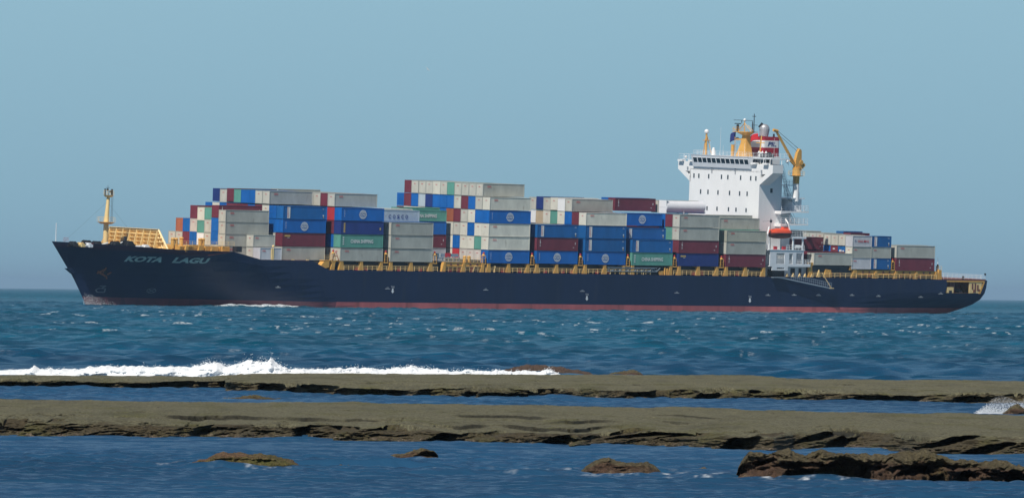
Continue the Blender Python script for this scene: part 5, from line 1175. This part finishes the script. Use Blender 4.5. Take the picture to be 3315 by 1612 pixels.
container(152.95, 0, 10.05, 2.9, 'M', 'stern block', 0, 'stack'); container(152.95, 0, 13.0, 2.85, 'G', 'stern block', 1, 'oocl'); container(152.95, 1, 10.05, 2.9, 'M', 'stern block', 0); container(152.95, 1, 13.0, 2.9, 'G', 'stern block', 1)
# tank in a white frame, row 3 of the tenth block
tk = bpy.data.objects.new('tank_container', None); col.objects.link(tk); tk.matrix_world = SM @ Matrix.Translation((85.5, 2 * 2.47 + .02, 22.16)); tag(tk, 'long white cylindrical tank lying on containers in front of the bridge', 'tank')
b = MB()
for x in (0, .16):
    pass
b.box(0, .2, 0, 2.44, 0, 2.9); b.box(-.04, 0, .2, 2.24, 1.42, 1.5); b.box(-.03, 0, .1, .25, .1, 2.8); b.box(-.03, 0, 2.2, 2.34, .1, 2.8); b.box(.2, .9, .1, 2.34, 2.75, 2.88); b.build('end_frame', M['white'], tk)
b = MB(); b.tube((.2, 1.22, 1.42), (11.85, 1.22, 1.42), 1.38, 1.38, 40); b.tube((11.851, 1.22, 1.42), (12.05, 1.22, 1.42), 1.38, 1.22, 40); o = b.build('tank_barrel', principled('lilac_white_paint', (.76, .76, .78), rough=.45, noise=.05, nscale=.4), tk)
b = MB(); b.box(5.4, 5.7, .1, .4, -.05, 1.1); b.cut(); b.box(5.4, 5.7, 2.0, 2.34, -.05, 1.1); b.cut(); b.box(11.9, 12.1, .1, 2.3, 0, .5); b.build('saddle', M['white'], tk)
# boxes hidden inside the stacks: nothing of them shows in the photo, one mass
fill = MB(); cols = 'GBMTHNW'
def fillbay(u0, rows, n, base=10.43, pitch=2.93, H=2.9, L=12.19):
    for r in rows:
        for t in range(n): fill.box(u0 + .05, u0 + L - .05, r * 2.47 + .03, r * 2.47 + 2.45, base + t * pitch, base + t * pitch + H - .03, rc.randrange(5))
fillbay(-28.7, range(2, 12), 3, L=12.1); fillbay(-14.2, range(2, 13), 3); fillbay(-14.2, range(3, 13), 4); fillbay(.2, range(1, 13), 3); fillbay(14.45, range(6, 13), 3)
fillbay(28.55, range(6, 13), 3, pitch=2.943); fillbay(42.9, range(1, 13), 3); fillbay(57.2, range(2, 13), 3); fillbay(71.4, range(2, 13), 2); fillbay(85.5, range(1, 13), 2); fillbay(85.5, range(5, 13), 3); fillbay(99.9, range(1, 13), 3, pitch=2.88, H=2.85)
fillbay(127.2, range(5, 13), 2, base=11.05, pitch=2.7, H=2.65); fillbay(139, range(1, 10), 1, base=10.25, H=2.5, L=6); fillbay(139, range(6, 10), 2, base=10.25, pitch=2.57, H=2.55, L=6); fillbay(145.1, range(1, 10), 2, base=10.25, pitch=2.57, H=2.55, L=6); fillbay(153, range(2, 13), 1, base=10.05)
fo = fill.build('inner_containers', [CM[k] for k in 'GBMTN']); fo.matrix_world = SM
tag(fo, 'mass of mixed containers hidden inside the ship stacks', 'containers', kind='stuff')

# ------------------------------------------------------------------ gull
gu = bpy.data.objects.new('seagull', None); col.objects.link(gu); gu.location = (-16.8, 1800, 3.71 + 43.3 ); tag(gu, 'tiny white seagull high in the sky left of centre', 'bird')
b = MB(); b.sphere((0, 0, 0), .16, 8, 0, 1.9, 1, .8); b.sphere((.33, 0, .05), .09, 8); b.build('body', M['mwhite'], gu)
b = MB()
for s in (-1, 1): b.add([(-.12, 0, .05), (.12, 0, .05), (.08, s*.38, .22), (-.12, s*.38, .20), (-.14, s*.75, .08)], [(0,1,2,3), (3,2,4)])
w = b.build('wings', M['mwhite'], gu); w.modifiers.new('thick', 'SOLIDIFY').thickness = .02
gu.rotation_euler = (R(50), 0, R(70)); gu.scale = (.75, .75, .75)
print('containers', NCON, 'objects', len(bpy.data.objects))
# ------------------------------------------------------------------ sea air
hz = MB(); hz.box(-70000, 70000, -3500, 70000, -2.3, 80).build('haze', bpy.data.materials.new('sea_air'))
ho = bpy.data.objects['haze']; hm = ho.data.materials[0]; hm.use_nodes = True; hn_ = hm.node_tree; hn_.nodes.clear()
pv = hn_.nodes.new('ShaderNodeVolumePrincipled'); mo = hn_.nodes.new('ShaderNodeOutputMaterial'); hn_.links.new(pv.outputs[0], mo.inputs['Volume'])
pv.inputs['Color'].default_value = (.45, .68, .92, 1); pv.inputs['Density'].default_value = 0.000032; pv.inputs['Anisotropy'].default_value = 0.0
tag(ho, 'thin blue sea haze over the whole scene', 'haze', kind='stuff')
